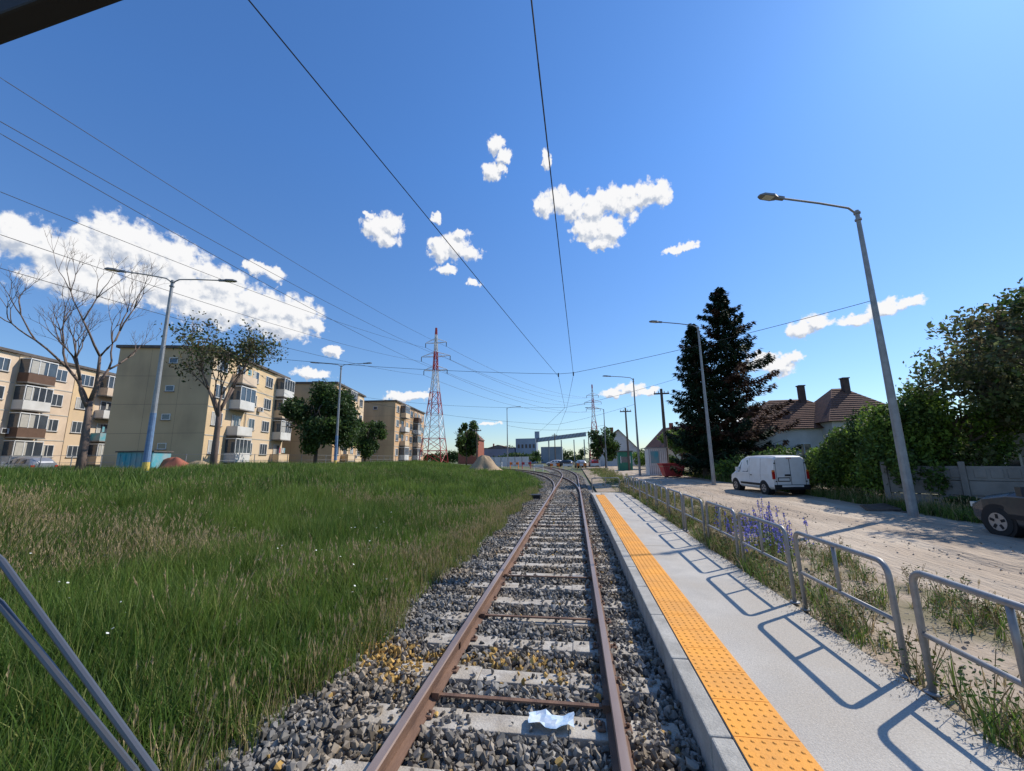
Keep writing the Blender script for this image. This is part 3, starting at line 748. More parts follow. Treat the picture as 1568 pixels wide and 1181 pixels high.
def shrubs(name,items,n,sz,kk,seed):
    rr=random.Random(seed); P_=[];I=[]
    for (x,y,z,a,c,h) in items:
        m=int(n*(a*c*h)**.75/sum((q[3]*q[4]*q[5])**.75 for q in items)); nb=9
        for k in range(nb):
            v=Vector((rr.gauss(0,1),rr.gauss(0,1),rr.gauss(0,1))).normalized()*rr.uniform(.3,.8); cc=np.array([x+v.x*a,y+v.y*c,max(.15,z+v.z*h)]); s=rr.uniform(.3,.5)
            mm=m//nb; d=N.normal(0,1,(mm,3)); d/=np.linalg.norm(d,axis=1)[:,None]; d*=(N.random(mm)**.4)[:,None]*N.uniform(.85,1.3,mm)[:,None]
            P_.append(cc+d*np.array([a*s,c*s,h*s])); g=rr.randrange(len(kk)); I.append(np.where(N.random(mm)<.75,g,N.integers(0,len(kk),mm)))
    P_=np.concatenate(P_); P_[:,2]=np.maximum(P_[:,2],.02)
    return quads(name,quadsat(P_,sz),kk,np.concatenate(I))
shrubs('vine_hedge',[(12.0,25.5,1.0,1.1,1.6,1.1),(12.1,23,1.2,1.1,1.8,1.3),(12.2,20.5,1.5,1.2,1.8,1.6),(12.3,18.4,2.0,1.2,1.6,2.0),(13.0,19.6,2.3,1.3,2,1.8),(12.0,17.0,1.6,.8,1.0,1.6),(13.4,17.6,2.6,1.2,1.4,2.0),(13.5,24,1.8,1.4,2.4,1.7)],90000,.07,('leafbright','leaf','leafbright','leaf','leafdark'),5)
shrubs('fence_ivy',[(14.9,14.2,1.3,.6,.5,.6),(12.6,15.9,.3,.6,.4,.3)],6000,.06,('leafolive','leaf','leafdark'),15)
shrubs('garden_bushes',[(12.6,29,1.0,1.4,2,1.1),(12.0,33,1.1,1.6,2,1.3),(12,40,1.0,1.5,1.8,1.1),(15,33,1.2,2.2,2,1.3),(11.5,54,1.2,2,4,1.4),(10.5,66,1.4,2,4,1.6),(24,33,2,4,3,2.0),(30,36,2.5,5,4,3)],40000,.13,('leaf','leafdark','leafbright'),6)
it=[]
for i in range(46):
    x=-150+i*6.2+R.uniform(-2,2); y=R.uniform(185,230); h=R.uniform(3,5.5); it.append((x,y,h*.7,R.uniform(4,7),3,h))
for i in range(14): it.append((R.uniform(14,60),R.uniform(60,110),2.4,R.uniform(3,5),3,R.uniform(2.4,4)))
for i in range(8): it.append((R.uniform(-22,-12),R.uniform(120,150),2.2,R.uniform(3,5),3,R.uniform(1.4,2.6)))
shrubs('distant_trees',it,60000,.42,('leafdark','leaf'),9)

# ---------------------------------------------------------------- buildings
def window(b,g,y,z,w,h,face='x',pos=0.,cols=2,rr=R):
    def bx(k,a0,a1,d0,d1,z0,z1):
        t=b if k!='glass' else g
        if face=='x': t.box(k,pos+d0,pos+d1,a0,a1,z0,z1)
        elif face=='-y': t.box(k,a0,a1,pos-d1,pos-d0,z0,z1)
    bx('glass',y-w/2+.04,y+w/2-.04,-.02,.012,z+.04,z+h-.04)
    f=.06
    bx('whiteframe',y-w/2,y-w/2+f,-.02,.05,z,z+h); bx('whiteframe',y+w/2-f,y+w/2,-.02,.05,z,z+h)
    bx('whiteframe',y-w/2+f,y+w/2-f,-.02,.048,z,z+f); bx('whiteframe',y-w/2+f,y+w/2-f,-.02,.048,z+h-f,z+h)
    for c in range(1,cols): a=y-w/2+w*c/cols; bx('whiteframe',a-.025,a+.025,-.02,.042,z+f,z+h-f)
    bx('concfence',y-w/2-.06,y+w/2+.06,-.02,.12,z-.06,z-.004)
    if rr.random()<.35: bx('curtain',y-w/2+.1,y-w/2+w*rr.uniform(.25,.5),-.015,.016,z+.1,z+h-.08)
def block(name,x,y,z0,rz_,L,W,nst,wall,gab,seed,st=2.85,gwin=True,alt=None):
    e=empty(name,(x,y,z0),rz_); rr=random.Random(seed); H=nst*st+.9
    w=B(); w.box(wall,-W,0,0,L,-.5,H)
    for k in range(nst): w.box('concfence' if k==0 else 'curtain',.0,.035,.02,L-.02,.9+k*st-.22,.9+k*st-.12)
    w.obj('walls',e)
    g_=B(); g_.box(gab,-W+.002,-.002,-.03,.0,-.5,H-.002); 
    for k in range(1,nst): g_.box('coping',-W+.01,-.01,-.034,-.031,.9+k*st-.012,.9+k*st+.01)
    for q in (.33,.66): g_.box('coping',-W*q-.008,-W*q+.008,-.034,-.031,0,H-.1)
    g_.obj('gable_wall',e)
    r=B(); r.box('coping',-W-.25,.3,-.25,L+.25,H,H+.28); r.box('coping',-W*.6,-W*.4,L*.3,L*.3+2.5,H+.28,H+1.2)
    for q in range(3): r.tube('lampgrey',(-W*.3,L*(.2+.3*q),H+.2),(-W*.3,L*(.2+.3*q),H+1.5+q*.3),.03,n=5)
    r.obj('roof',e)
    wb=B(); gb=B(); bb=B()
    nb=max(2,int(round(L/3.1))); bw=L/nb
    for c in range(nb):
        bal=(c%3==1)
        if alt and c%2: wb.box(alt,.036,.05,c*bw+.05,(c+1)*bw-.05,.3,H-.1)
        if c%3==2: wb.tube('lampgrey',(.1,c*bw+.1,0),(.1,c*bw+.1,H),.05,n=6)
        for s_ in range(nst):
            z=.9+s_*st; yc=(c+.5)*bw
            if bal:
                kk=rr.choice(['white','cream','pink','brown','white','turq' if rr.random()<.3 else 'cream'])
                bb.box('concfence',0,1.15,yc-bw*.46,yc+bw*.46,z-.12,z)
                bb.box(kk,1.05,1.12,yc-bw*.45,yc+bw*.45,z+.002,z+.95); bb.box(kk,.01,1.05,yc-bw*.45,yc-bw*.45+.06,z+.002,z+.95); bb.box(kk,.01,1.05,yc+bw*.45-.06,yc+bw*.45,z+.002,z+.95)
                if rr.random()<.7:
                    gb.box('glass',.05,1.07,yc-bw*.44,yc+bw*.44,z+.96,z+2.35)
                    nq=rr.choice((4,5,6))
                    for q in range(nq): a=yc-bw*.45+q*bw*.9/(nq-1); bb.box('whiteframe',1.05,1.11,a-.035,a+.035,z+.952,z+2.4)
                    if rr.random()<.5: bb.box('curtain',1.071,1.08,yc-bw*.40,yc-bw*rr.uniform(-.1,.2),z+1.0,z+2.3)
                    bb.box('whiteframe',.02,1.13,yc-bw*.46,yc+bw*.46,z+2.402,z+2.5)
                else:
                    window(wb,gb,yc,z+.2,1.6,2.0,'x',pos=.051,rr=rr)
                    for q in range(5): 
                        if rr.random()<.6: a=yc-bw*.35+q*.42; bb.box(rr.choice(['whitep','red','turq','curtain']),.98,.99,a,a+.3,z+1.1,z+1.75)
            else:
                window(wb,gb,yc-.05,z+.85,1.75 if c%3==0 else 1.3,1.35,'x',pos=.051 if (alt and c%2) else 0,cols=3 if c%3==0 else 2,rr=rr)
                if rr.random()<.3: bb.box('whitep',.06,.42,yc+.95,yc+1.6,z+.3,z+.85); bb.box('black',.42,.43,yc+1.0,yc+1.4,z+.35,z+.8)
    if gwin:
        for s_ in range(nst):
            z=.9+s_*st; window(wb,gb,-W*.42,z+1.3,.8,.6,'-y',pos=-.034,cols=1,rr=rr)
    wb.obj('window_frames',e); gb.obj('window_glass',e); bb.obj('balconies',e)
    return e
RZ=math.radians(13.8)
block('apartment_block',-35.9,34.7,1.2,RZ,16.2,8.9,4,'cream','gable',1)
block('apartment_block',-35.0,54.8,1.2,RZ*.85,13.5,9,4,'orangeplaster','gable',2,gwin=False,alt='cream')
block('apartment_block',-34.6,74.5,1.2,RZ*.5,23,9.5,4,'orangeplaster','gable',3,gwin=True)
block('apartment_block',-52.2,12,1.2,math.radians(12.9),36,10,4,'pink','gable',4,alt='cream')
def hip(b,k,x0,x1,y0,y1,z0,z1,ins,ov=.4):
    x0-=ov;x1+=ov;y0-=ov;y1+=ov; ym=(y0+y1)/2; a,c=(x0+ins,ym,z1),(x1-ins,ym,z1)
    b.poly(k,[(x0,y0,z0),(x1,y0,z0),c,a]); b.poly(k,[(x1,y1,z0),(x0,y1,z0),a,c]); b.poly(k,[(x0,y1,z0),(x0,y0,z0),a]); b.poly(k,[(x1,y0,z0),(x1,y1,z0),c])
    b.poly('brown',[(x0,y0,z0-.003),(x0,y1,z0-.003),(x1,y1,z0-.003),(x1,y0,z0-.003)])
def tile_rows(b,x0,x1,y0,z0,z1,ym,ins,n=16):
    for i in range(n):
        t=i/n; z=z0+(z1-z0)*t; y=y0+(ym-y0)*t
        b.box('brown',x0+ins*t+.05,x1-ins*t-.05,y-.03,y+.02,z+.0,z+.03)
e=empty('tiled_roof_house',(15.8,38.5,0))
w=B(); w.box('white',0,9.6,0,7.5,0,4.15); w.box('white',5.4,11.2,-1.5,6,0,4.6); w.obj('walls',e)
r=B(); hip(r,'tile',0,9.6,0,7.5,4.16,7.2,3.6); hip(r,'tile',5.4,11.6,-1.5,6,4.62,7.9,3.0)
tile_rows(r,-.4,10,-.4,4.17,7.2,3.75,3.6); tile_rows(r,5,12.0,-1.9,4.63,7.9,2.25,3.0); r.obj('roof',e)
c=B()
for (x,y,h) in ((6.0,3.4,8.4),(8.9,1.8,8.7)):
    c.box('darkbrick',x-.24,x+.24,y-.24,y+.24,6,h); c.box('coping',x-.3,x+.3,y-.3,y+.3,h,h+.1)
c.obj('chimneys',e)
w=B();g=B()
for x in (1.5,3.8): window(w,g,x,1.5,1.2,1.4,'-y',pos=0)
for x in (6.8,9.4): window(w,g,x,1.6,1.1,1.4,'-y',pos=-1.5)
w.obj('window_frames',e); g.obj('window_glass',e)
def gable_house(name,x,y,z0,W,D,he,hr,wall,roof,rz_=0):
    e=empty(name,(x,y,z0),rz_)
    w=B(); w.box(wall,-W/2,W/2,0,D,-.5,he); w.poly(wall,[(-W/2,0,he),(W/2,0,he),(0,0,hr)]); w.poly(wall,[(W/2,D,he),(-W/2,D,he),(0,D,hr)]); w.obj('walls',e)
    r=B(); o=.35
    for s_ in (-1,1):
        a=(0,-o,hr+.05); c_=(0,D+o,hr+.05); k=(hr-he)/(W/2)
        p=(s_*(W/2+o),-o,he-k*o+.05); q=(s_*(W/2+o),D+o,he-k*o+.05)
        r.poly(roof,[a,p,q,c_]); r.poly('brown',[(v[0],v[1],v[2]-.12) for v in (a,p,q,c_)]); r.poly('brown',[a,p,(p[0],p[1],p[2]-.12),(0,-o,hr-.07)])
    r.box('brick',-W*.15,-W*.15+.6,D*.5,D*.5+.6,hr-.8,hr+.8); r.obj('roof',e)
    w=B();g=B()
    for xx in (-W*.25,W*.22): window(w,g,xx,he*.4,W*.13,he*.3,'-y',pos=0)
    w.obj('window_frames',e); g.obj('window_glass',e); return e
gable_house('brick_house',-39.0,147,.8,7.6,10,8.6,12.2,'brick','tile')
gable_house('gable_roof_house',9.8,92,0,8.2,9,3.6,8.0,'white','tile')
gable_house('gable_roof_house',23,84,0,9,9,4,8.0,'pink','tile',.4)
gable_house('gable_roof_house',-33,175,0,22,10,5,8.0,'concfence','tile')
gable_house('grey_stucco_house',17.8,17.6,0,6.5,7,2.9,4.2,'stucco','tile',-.7)
e=empty('industrial_plant',(-23,160,0)); b=B()
b.box('industrial',0,8,0,10,0,9.8); b.box('industrial',7.5,9.3,2,4,9.8,12.6); b.box('industrial',-14,-1,4,16,0,6.2); b.box('coping',-14.2,-.8,3.8,16.2,6.2,6.5)
b.box('industrial',9.5,18,6,16,0,6.5)
for i in range(5): b.box('coping',.8+i*1.5,1.6+i*1.5,-.03,0,6,7.5)
T=Matrix.Translation((8,3,8.3))@Matrix.Rotation(-.10,4,'Y'); b.box('industrial',0,20,-1,1,0,1.6,T)
for i in range(14): b.tube('lampgrey',tuple(T@Vector((i*1.4,-1.05,0))),tuple(T@Vector((i*1.4+1.4,-1.05,1.6))),.12,n=4)
for x in (13,18,23,27): b.tube('lampgrey',(x,2.2,0),(x,2.2,9),.2,n=5); b.tube('lampgrey',(x,3.8,0),(x,3.8,9),.2,n=5)
b.obj('halls_and_conveyor',e)
def heap(name,x,y,z,r,h,k,seed):
    rr=random.Random(seed); b=B(); b.mats=[k]; n=26; m=10
    ph=[rr.uniform(0,6.28) for _ in range(5)]
    for j in range(m+1):
        t=j/m
        for i in range(n):
            a=2*math.pi*i/n; q=r*t*(1+.15*math.sin(2*a+ph[0])+.08*math.sin(5*a+ph[1])); b.v.append((q*math.cos(a)*1.3,q*math.sin(a),h*(.5+.5*math.cos(math.pi*t))*(1+.15*math.sin(3*a+ph[2]+t*5)*min(1,t*3))+rr.uniform(-.03,.03)*h*min(1,t*4)-.1*t))
    for j in range(m):
        for i in range(n): b.f.append((j*n+i,j*n+(i+1)%n,(j+1)*n+(i+1)%n,(j+1)*n+i)); b.m.append(0)
    b.obj(name,loc=(x,y,z),smooth=True)
heap('sand_pile',-11.3,50,.7,1.7,1.75,'sand',1)
heap('rubble_pile',-31.2,27.8,1.2,1.8,1.3,'brick',3); heap('rubble_pile',-29.5,28.4,1.2,1.7,1.0,'sand',4)
b=B(); b.box('turq',-1.2,1.2,-1,1,0,1.7); b.box('coping',-1.3,1.3,-1.1,1.1,1.7,1.8); 
for i in range(7): b.box('turq',-1.1+i*.36,-.98+i*.36,-1.05,-1.0,.1,1.6)
b.obj('skip_container',loc=(-33,27,1.2),rz=.3)
e=empty('green_kiosk',(7.15,60,0)); b=B(); b.box('greenp',-.95,.95,0,2,0,2.7); b.box('coping',-1.1,1.1,-.15,2.15,2.7,2.85); b.box('glass',-.6,.6,-.02,0,1.2,2.0); b.box('whiteframe',-.7,-.6,-.03,0,1.1,2.1); b.box('whiteframe',.6,.7,-.03,0,1.1,2.1); b.obj('cabin',e)
e=empty('site_cabin',(8.6,43.5,0)); b=B(); b.box('whitep',-1.1,.7,0,2.2,.1,2.8); b.box('lampgrey',-1.2,.8,-.08,2.3,2.8,2.9)
for i in range(9): b.box('concfence',-1.05+i*.2,-1.02+i*.2,-.02,0,.2,2.7)
b.box('turq',-.9,-.1,-.035,-.02,1.3,2.5); b.obj('cabin',e)
# red waste skip: tapered tub with ribs and a rim
b=B(); n=len(b.v); m=b.mi('red')
b.v+=[(-.75,-.5,.12),(.75,-.5,.12),(.75,.5,.12),(-.75,.5,.12),(-1.05,-.7,1.25),(1.05,-.7,1.25),(1.05,.7,1.25),(-1.05,.7,1.25)]
for q in ((0,3,2,1),(0,1,5,4),(1,2,6,5),(2,3,7,6),(3,0,4,7)): b.f.append(q); b.m.append(m)
for (x0,x1,y0,y1) in ((-1.1,1.1,-.76,-.68),(-1.1,1.1,.68,.76),(-1.1,-1.02,-.68,.68),(1.02,1.1,-.68,.68)): b.box('red',x0,x1,y0,y1,1.2,1.3)
for i in range(5): b.tube('red',(-.6+i*.3,-.515,.15),(-.84+i*.42,-.715,1.2),.04,n=4)
b.box('sand',-1.0,1.0,-.66,.66,1.0,1.12); b.box('black',-.6,-.5,-.45,.45,0,.12); b.box('black',.5,.6,-.45,.45,0,.12)
b.obj('red_skip',loc=(8.95,40.2,.03),rz=.1)
def pole(name,x,y,h,r,k='wood',cross=True,z0=0):
    b=B(); b.ptube(k,[(0,0,-.2),(0,0,h*.5),(0,0,h)],[r*1.2,r,r*.8],8)
    if cross: b.box(k,-.8,.8,-.06,.06,h-.6,h-.45); [b.tube('whitep',(q,0,h-.45),(q,0,h-.25),.05,n=6) for q in (-.7,-.3,.3,.7)]
    b.obj(name,loc=(x,y,z0))
pole('utility_pole',9.6,45,9.2,.17); pole('utility_pole',7.6,60,9.0,.14); pole('utility_pole',3.9,110,9,.14); pole('utility_pole',-5.5,118,9,.14); pole('utility_pole',-17,70,6.5,.1,z0=1)
b=B()
for i in range(9):
    x=-15+i*2.3; y=66+R.uniform(-3,6)+(i%3)*2; k=R.choice(['orange','whitep','red','whitep']); z=.35 if x<-7 else 0
    b.box(k,x-.8,x+.8,y-.05,y+.05,z+.6,z+1.0); b.box('whitep',x-.3,x+.3,y-.06,y+.06,z+.62,z+.98); b.box(k,x-.75,x-.68,y-.2,y+.2,z-.1,z+1.1); b.box(k,x+.68,x+.75,y-.2,y+.2,z-.1,z+1.1)
b.obj('construction_barrier')
b=B()
for i in range(6): b.box('whitep',-16+i*1.3,-14.8+i*1.3,74,74.1,.6,2.3); b.box('lampgrey',-16.05+i*1.3,-15.98+i*1.3,73.95,74.12,.4,2.4)
b.obj('site_hoarding')
b=B()
def mesh_fence(b,p0,p1,h,z0,n,k='galv'):
    p0,p1=Vector(p0),Vector(p1)
    for i in range(n+1):
        p=p0.lerp(p1,i/n); b.tube(k,(p.x,p.y,z0-.2),(p.x,p.y,z0+h),.035,n=5)
        if i<n:
            q=p0.lerp(p1,(i+1)/n)
            for zz in (.3,.65,1.0,h-.05): b.tube(k,(p.x,p.y,z0+zz),(q.x,q.y,z0+zz),.014,n=4,cap=False)
mesh_fence(b,(-44,24,0),(-30,30,0),1.6,1.2,8); mesh_fence(b,(-30,30,0),(-31,72,0),1.6,1.2,18); b.obj('wire_fence')
b=B(); p0=Vector((11.5,17.4,0)); p1=Vector((17.5,12.2,0)); n=4; d=(p1-p0); L=d.length/n; a=math.atan2(d.y,d.x)
for i in range(n+1):
    p=p0.lerp(p1,i/n); T=Matrix.Translation(p)@Matrix.Rotation(a,4,'Z'); b.box('concfence',-.08,.08,-.08,.08,0,1.65,T)
    if i<n:
        for j in range(3): b.box('concfence',.085,L-.085,-.03,.03,.05+j*.49,.05+j*.49+.47,T)
        for q in range(5): b.box('concfence',.25+q*.36,.52+q*.36,-.05,-.031,1.12,1.42,T)
b.obj('concrete_fence',bevel=.01)
b=B()
for i in range(5): 
    T=Matrix.Translation((9.7+i*.03,15.6+.13*i,.06+.02*i))@Matrix.Rotation(.25+.05*i,4,'Z'); b.box('wood',-.1,1.1,-.05,.05,.02,.08,T)
for q in (0,.9): b.box('wood',9.7+q,9.85+q,15.5,16.2,.0,.06)
b.obj('wooden_planks')

# ---------------------------------------------------------------- vehicles
def vehicle(name,x,y,z,rz_,st,paint,kind,wheels,wr=.32):
    e=empty(name,(x,y,z),rz_); b=B(); n=12
    def sec(s): 
        y_,zb,zm,zt,wm,wt=s; z2=zt-min(.09,(zt-zm)*.35)
        h=[(wm*.86,zb),(wm*.97,zb+.10),(wm,zb+.30 if zb+.3<zm else zm-.01),(wm*.99,zm),(wt+.02,z2),(wt-.12,zt)]
        return [(px_,y_,pz) for px_,pz in h]+[(-px_,y_,pz) for px_,pz in reversed(h)]
    for s in st: b.v+=sec(s)
    for j in range(len(st)-1):
        for i in range(n):
            k=paint
            if i==5 and st[j][3]-st[j+1][3]>.25 and st[j][0]>1: k='glass'
            b.f.append((j*n+i,j*n+(i+1)%n,(j+1)*n+(i+1)%n,(j+1)*n+i)); b.m.append(b.mi(k))
    b.f.append(tuple(range(n))); b.m.append(b.mi(paint)); m0=(len(st)-1)*n; b.f.append(tuple(reversed(range(m0,m0+n)))); b.m.append(b.mi(paint))
    b.obj('body',e,bevel=.03)
    Y=[s[0] for s in st]
    def side(y_,t,sg,off=.006):
        v=[float(np.interp(y_,Y,[s[i] for s in st])) for i in range(6)]; z2=v[3]-min(.09,(v[3]-v[2])*.35)
        return (sg*(v[4]*.99+(v[5]+.02-v[4]*.99)*t+off),y_,v[2]+(z2-v[2])*t)
    g=B(); d=B()
    for sg in (-1,1):
        for poly_ in kind['side']:
            g.poly('glass',[side(a,t,sg) for a,t in poly_])
        for a in kind['seams']:
            d.ptube('black',[(side(a,0,sg,.002)[0],a,st[1][1]+.25),side(a,0,sg,.002),side(a,.95,sg,.002)],.005,4)
        w=st[2][4]
        d.box('black',sg*(w+.003) if sg>0 else -(w+.02),sg*(w+.02) if sg>0 else -(w+.003),st[1][0]+.9,st[-3][0]-.6,st[1][1]+.14,st[1][1]+.24)
        yy_=kind['mirror']; q=side(yy_,.2,sg); d.box(paint,min(q[0],q[0]+sg*.18),max(q[0],q[0]+sg*.18),yy_-.06,yy_+.06,q[2]-.02,q[2]+.18)
        a=kind['seams'][0]; q=side(a+.15,0,sg); d.box('black',min(q[0],q[0]+sg*.02),max(q[0],q[0]+sg*.02),a-.25 ,a-.1,q[2]-.1,q[2]-.06)
    g.obj('side_windows',e)
    for wy in wheels:
        for sg in (-1,1):
            w=st[2][4]; xi=sg*(w-.2)
            d.tube('black',(sg*(w-.3),wy,wr+.01),(sg*(w+.003),wy,wr+.01),wr+.055,n=24)
            d.tube('rubber',(xi,wy,wr),(sg*(w+.015),wy,wr),wr,wr-.02,n=24); d.tube('rim',(xi,wy,wr),(sg*(w+.022),wy,wr),wr*.66,wr*.60,n=20)
            for q in range(5):
                an=q*1.2566; d.box('black',-.03,.03,-.0,.012,wr*.22,wr*.52,Matrix.Translation((sg*(w+.0225),wy,wr))@Matrix.Rotation(sg*math.pi/2,4,'Z')@Matrix.Rotation(an,4,'Y')@Matrix.Translation((0,-.006,0)))
    for f in kind['extra']: f(d)
    d.obj('trim_and_wheels',e)
    return e
def van_extra(d):
    d.box('black',-.80,.80,-.07,.02,.30,.52); d.box('carwhite',-.5,.5,-.075,-.02,.42,.50)
    for s in (-1,1):
        d.box('taillight',s*.79-.055,s*.79+.055,-.025,.05,.78,1.12); d.box('orange',s*.79-.05,s*.79+.05,-.022,.05,1.125,1.2)
    d.box('black',-.010,.010,-.006,.0,.52,1.72); d.box('black',-.68,-.665,-.006,0,.52,1.66); d.box('black',.665,.68,-.006,0,.52,1.66)
    d.box('black',-.28,-.03,-.03,0,.92,1.0); d.box('plate',-.58,-.08,-.012,0,.70,.82); d.box('black',-.62,-.04,-.008,0,.66,.86)
    for z in (.65,1.5):
        for s in (-1,1): d.box('black',s*.70-.04,s*.70+.04,-.014,0,z,z+.05)
    d.box('taillight',-.12,.12,-.01,.03,1.74,1.77)
van_st=[(0,.34,1.0,1.76,.79,.66),(.07,.30,1.0,1.84,.845,.71),(.5,.28,1.0,1.88,.865,.73),(1.6,.27,1.0,1.90,.87,.73),(2.5,.27,1.0,1.86,.87,.71),(2.95,.27,1.0,1.74,.87,.68),(3.5,.27,.99,1.16,.86,.72),(4.0,.30,.84,.96,.80,.68),(4.2,.34,.62,.74,.70,.6)]
vehicle('white_van',10.1,21.3,.05,.12,van_st,'carwhite',dict(side=[[(2.1,.08),(3.15,.10),(2.85,.8),(2.15,.86)]],seams=[2.0,1.0,3.25],mirror=3.0,extra=[van_extra]),[.78,3.45])
hb=[(0,.38,.85,.98,.74,.62),(.12,.30,.90,1.15,.82,.62),(.5,.24,.93,1.40,.87,.62),(1.2,.22,.94,1.49,.89,.63),(2.0,.22,.94,1.48,.89,.63),(2.5,.22,.94,1.38,.89,.62),(3.15,.22,.93,1.03,.88,.74),(3.75,.24,.82,.92,.85,.70),(4.1,.28,.66,.78,.76,.6),(4.2,.34,.56,.62,.66,.5)]
hk=dict(side=[[(.55,.1),(1.55,.1),(1.55,.85),(.75,.85)],[(1.62,.1),(2.85,.1),(2.35,.85),(1.62,.85)]],seams=[1.58,.8,2.75],mirror=2.7,
  extra=[lambda d:[d.box('lens',s*.62-.12,s*.62+.12,4.05,4.16,.60,.72) for s in (-1,1)]+[d.box('taillight',s*.68-.1,s*.68+.1,-.02,.1,.7,.85) for s in (-1,1)]+[d.box('black',-.5,.5,4.12,4.21,.36,.5)]])
vehicle('dark_car',10.6,7.9,.04,.03,hb,'cardark',hk,[.75,3.42],.335)
for (x,y,z,a,k) in ((-44,24.5,1.2,1.4,'carwhite'),(-40.5,25.8,1.2,1.5,'carsilver'),(1.5,82,0,.2,'carsilver'),(-.5,95,0,1.2,'cardark'),(4.2,88,0,.1,'carred'),(-3,104,0,1.4,'carwhite'),(12.3,58,0,0,'carsilver')):
    vehicle('parked_car',x,y,z,a,hb,k,hk,[.75,3.42],.325)

# ---------------------------------------------------------------- litter, tram parts
b=B(); rr=random.Random(2); n=9
for j in range(5):
    for i in range(n): b.v.append((-.26+(i-4)*.042+rr.uniform(-.01,.01),3.42+(j-2)*.04+.02*math.sin(i),.045+rr.uniform(0,.02)+.012*math.sin(i*1.3+j)))
b.mats=['paper']
for j in range(4):
    for i in range(n-1): b.f.append((j*n+i,j*n+i+1,(j+1)*n+i+1,(j+1)*n+i)); b.m.append(0)
b.obj('litter_bag')
b=B()
b.ptube('wiper',[(-1.13,.5,1.97+.04),(-.83,.5,1.85),(-.532,.5,1.611),(-.36,.5,1.46)],.0045,8)
b.ptube('wiper',[(-1.10,.5,1.93),(-.817,.5,1.793),(-.56,.5,1.609),(-.40,.5,1.45)],.0045,8)
b.ptube('black',[(-1.12,.51,1.95),(-.83,.51,1.835),(-.545,.51,1.61),(-.38,.51,1.455)],.002,6)
b.obj('windshield_wiper')
b=B(); T=Matrix.Translation((-.874,.4,2.70))@Matrix.Rotation(-.165,4,'Y'); b.box('black',-1.0,1.2,-.005,.03,-.005,.16,T); b.obj('tram_window_frame',bevel=.004)

# ---------------------------------------------------------------- sky with clouds
w=bpy.data.worlds.new('World'); sc.world=w; w.use_nodes=True; nt=w.node_tree; nt.nodes.clear(); nn=nt.nodes; L=nt.links
try:
    w.cycles.sampling_method='MANUAL'; w.cycles.sample_map_resolution=256
except Exception: pass
SKY=.10
sky=nn.new('ShaderNodeTexSky'); sky.sky_type='NISHITA'; sky.sun_disc=False; sky.sun_elevation=SUN_EL; sky.sun_rotation=SUN_AZ
sky.altitude=100; sky.air_density=1.0; sky.dust_density=.2; sky.ozone_density=2.4
# cumulus groups as (azimuth, elevation, half width, half height) in degrees
clouds=[(-61.5,20.2,3.0,1.9),(-58.2,19.6,3.6,2.4),(-54.8,22.2,3.6,2.7),(-51.0,21.6,3.8,2.6),(-56.5,17.6,5.0,1.9),(-50.5,18.6,5.0,2.2),(-46.2,20.2,3.2,2.2),(-46.5,17.6,5.0,2.2),(-42.2,18.6,3.6,2.4),(-38.2,18.4,3.4,2.2),(-39.5,16.6,4.2,1.6),(-36.0,17.3,1.8,1.0),
(-42.9,23.0,1.3,.8),(-40.7,22.7,1.3,.9),
(-28.8,30.4,1.8,1.4),(-26.6,31.0,2.0,1.6),(-27.2,29.4,2.0,1.1),(-29.6,31.9,.9,.5),
(-19.3,28.8,1.9,1.6),(-16.9,29.2,2.1,1.8),(-14.8,28.4,1.7,1.1),(-18.2,26.2,1.8,.7),(-16.2,30.7,1.2,.8),
(-10.6,41.2,1.5,1.1),(-9.2,40.0,1.3,.9),(-11.2,38.3,1.7,1.0),(-9.8,38.7,1.0,.6),
(-2.9,34.3,1.9,1.5),(-.6,34.6,2.0,1.7),(1.6,33.7,2.2,1.6),(4.4,33.2,2.4,1.9),(6.9,33.9,2.2,1.7),(9.6,33.3,2.4,1.9),(12.2,33.8,2.2,1.5),(14.2,33.4,1.6,1.4),(3.4,30.9,2.4,1.7),(6.4,30.4,2.6,2.0),(5.2,29.0,2.0,1.1),
(15.4,26.5,1.4,.6),(17.1,26.7,1.4,.6),
(28.4,14.3,1.5,1.1),(30.0,14.8,1.3,.9),(33.4,14.2,1.9,.8),(35.8,14.9,1.7,.9),(37.6,15.0,1.4,.6),
(23.8,11.2,1.5,1.2),(25.6,10.5,1.9,1.3),(27.0,11.2,1.3,.8),(-2.5,39.6,.7,1.1),
(5.8,8.7,1.9,.6),(8.2,9.2,2.2,.8),(10.4,8.8,1.6,.6),(-24.4,8.6,2.0,.7),(-21.8,8.9,2.2,.7),(-35.6,11.1,2.2,.7),(-19.9,32.5,.9,.7),(-14.2,24.7,1.0,.6),(-33.2,14.3,1.2,.6),(-12,5.0,1.6,.4),(21,4.8,3.5,.7),
(75,25,8,3),(-95,25,10,4),(110,30,12,4),(180,25,14,5),(-140,35,12,5)]
cg=bpy.data.node_groups.new('cloud_density','ShaderNodeTree')
cg.interface.new_socket(name='P',in_out='INPUT',socket_type='NodeSocketVector'); cg.interface.new_socket(name='D',in_out='OUTPUT',socket_type='NodeSocketFloat')
cn=cg.nodes; CL=cg.links; gi=cn.new('NodeGroupInput'); go=cn.new('NodeGroupOutput')
def noi(scale,det,rough,src):
    x=cn.new('ShaderNodeTexNoise'); x.noise_dimensions='2D'; x.inputs['Scale'].default_value=scale; x.inputs['Detail'].default_value=det; x.inputs['Roughness'].default_value=rough; CL.new(src,x.inputs['Vector']); return x
def vmath(op,a,bv=None,bl=None,scale=None):
    x=cn.new('ShaderNodeVectorMath'); x.operation=op; CL.new(a,x.inputs[0])
    if bv is not None: x.inputs[1].default_value=bv
    if bl is not None: CL.new(bl,x.inputs[1])
    if scale is not None: x.inputs['Scale'].default_value=scale
    return x
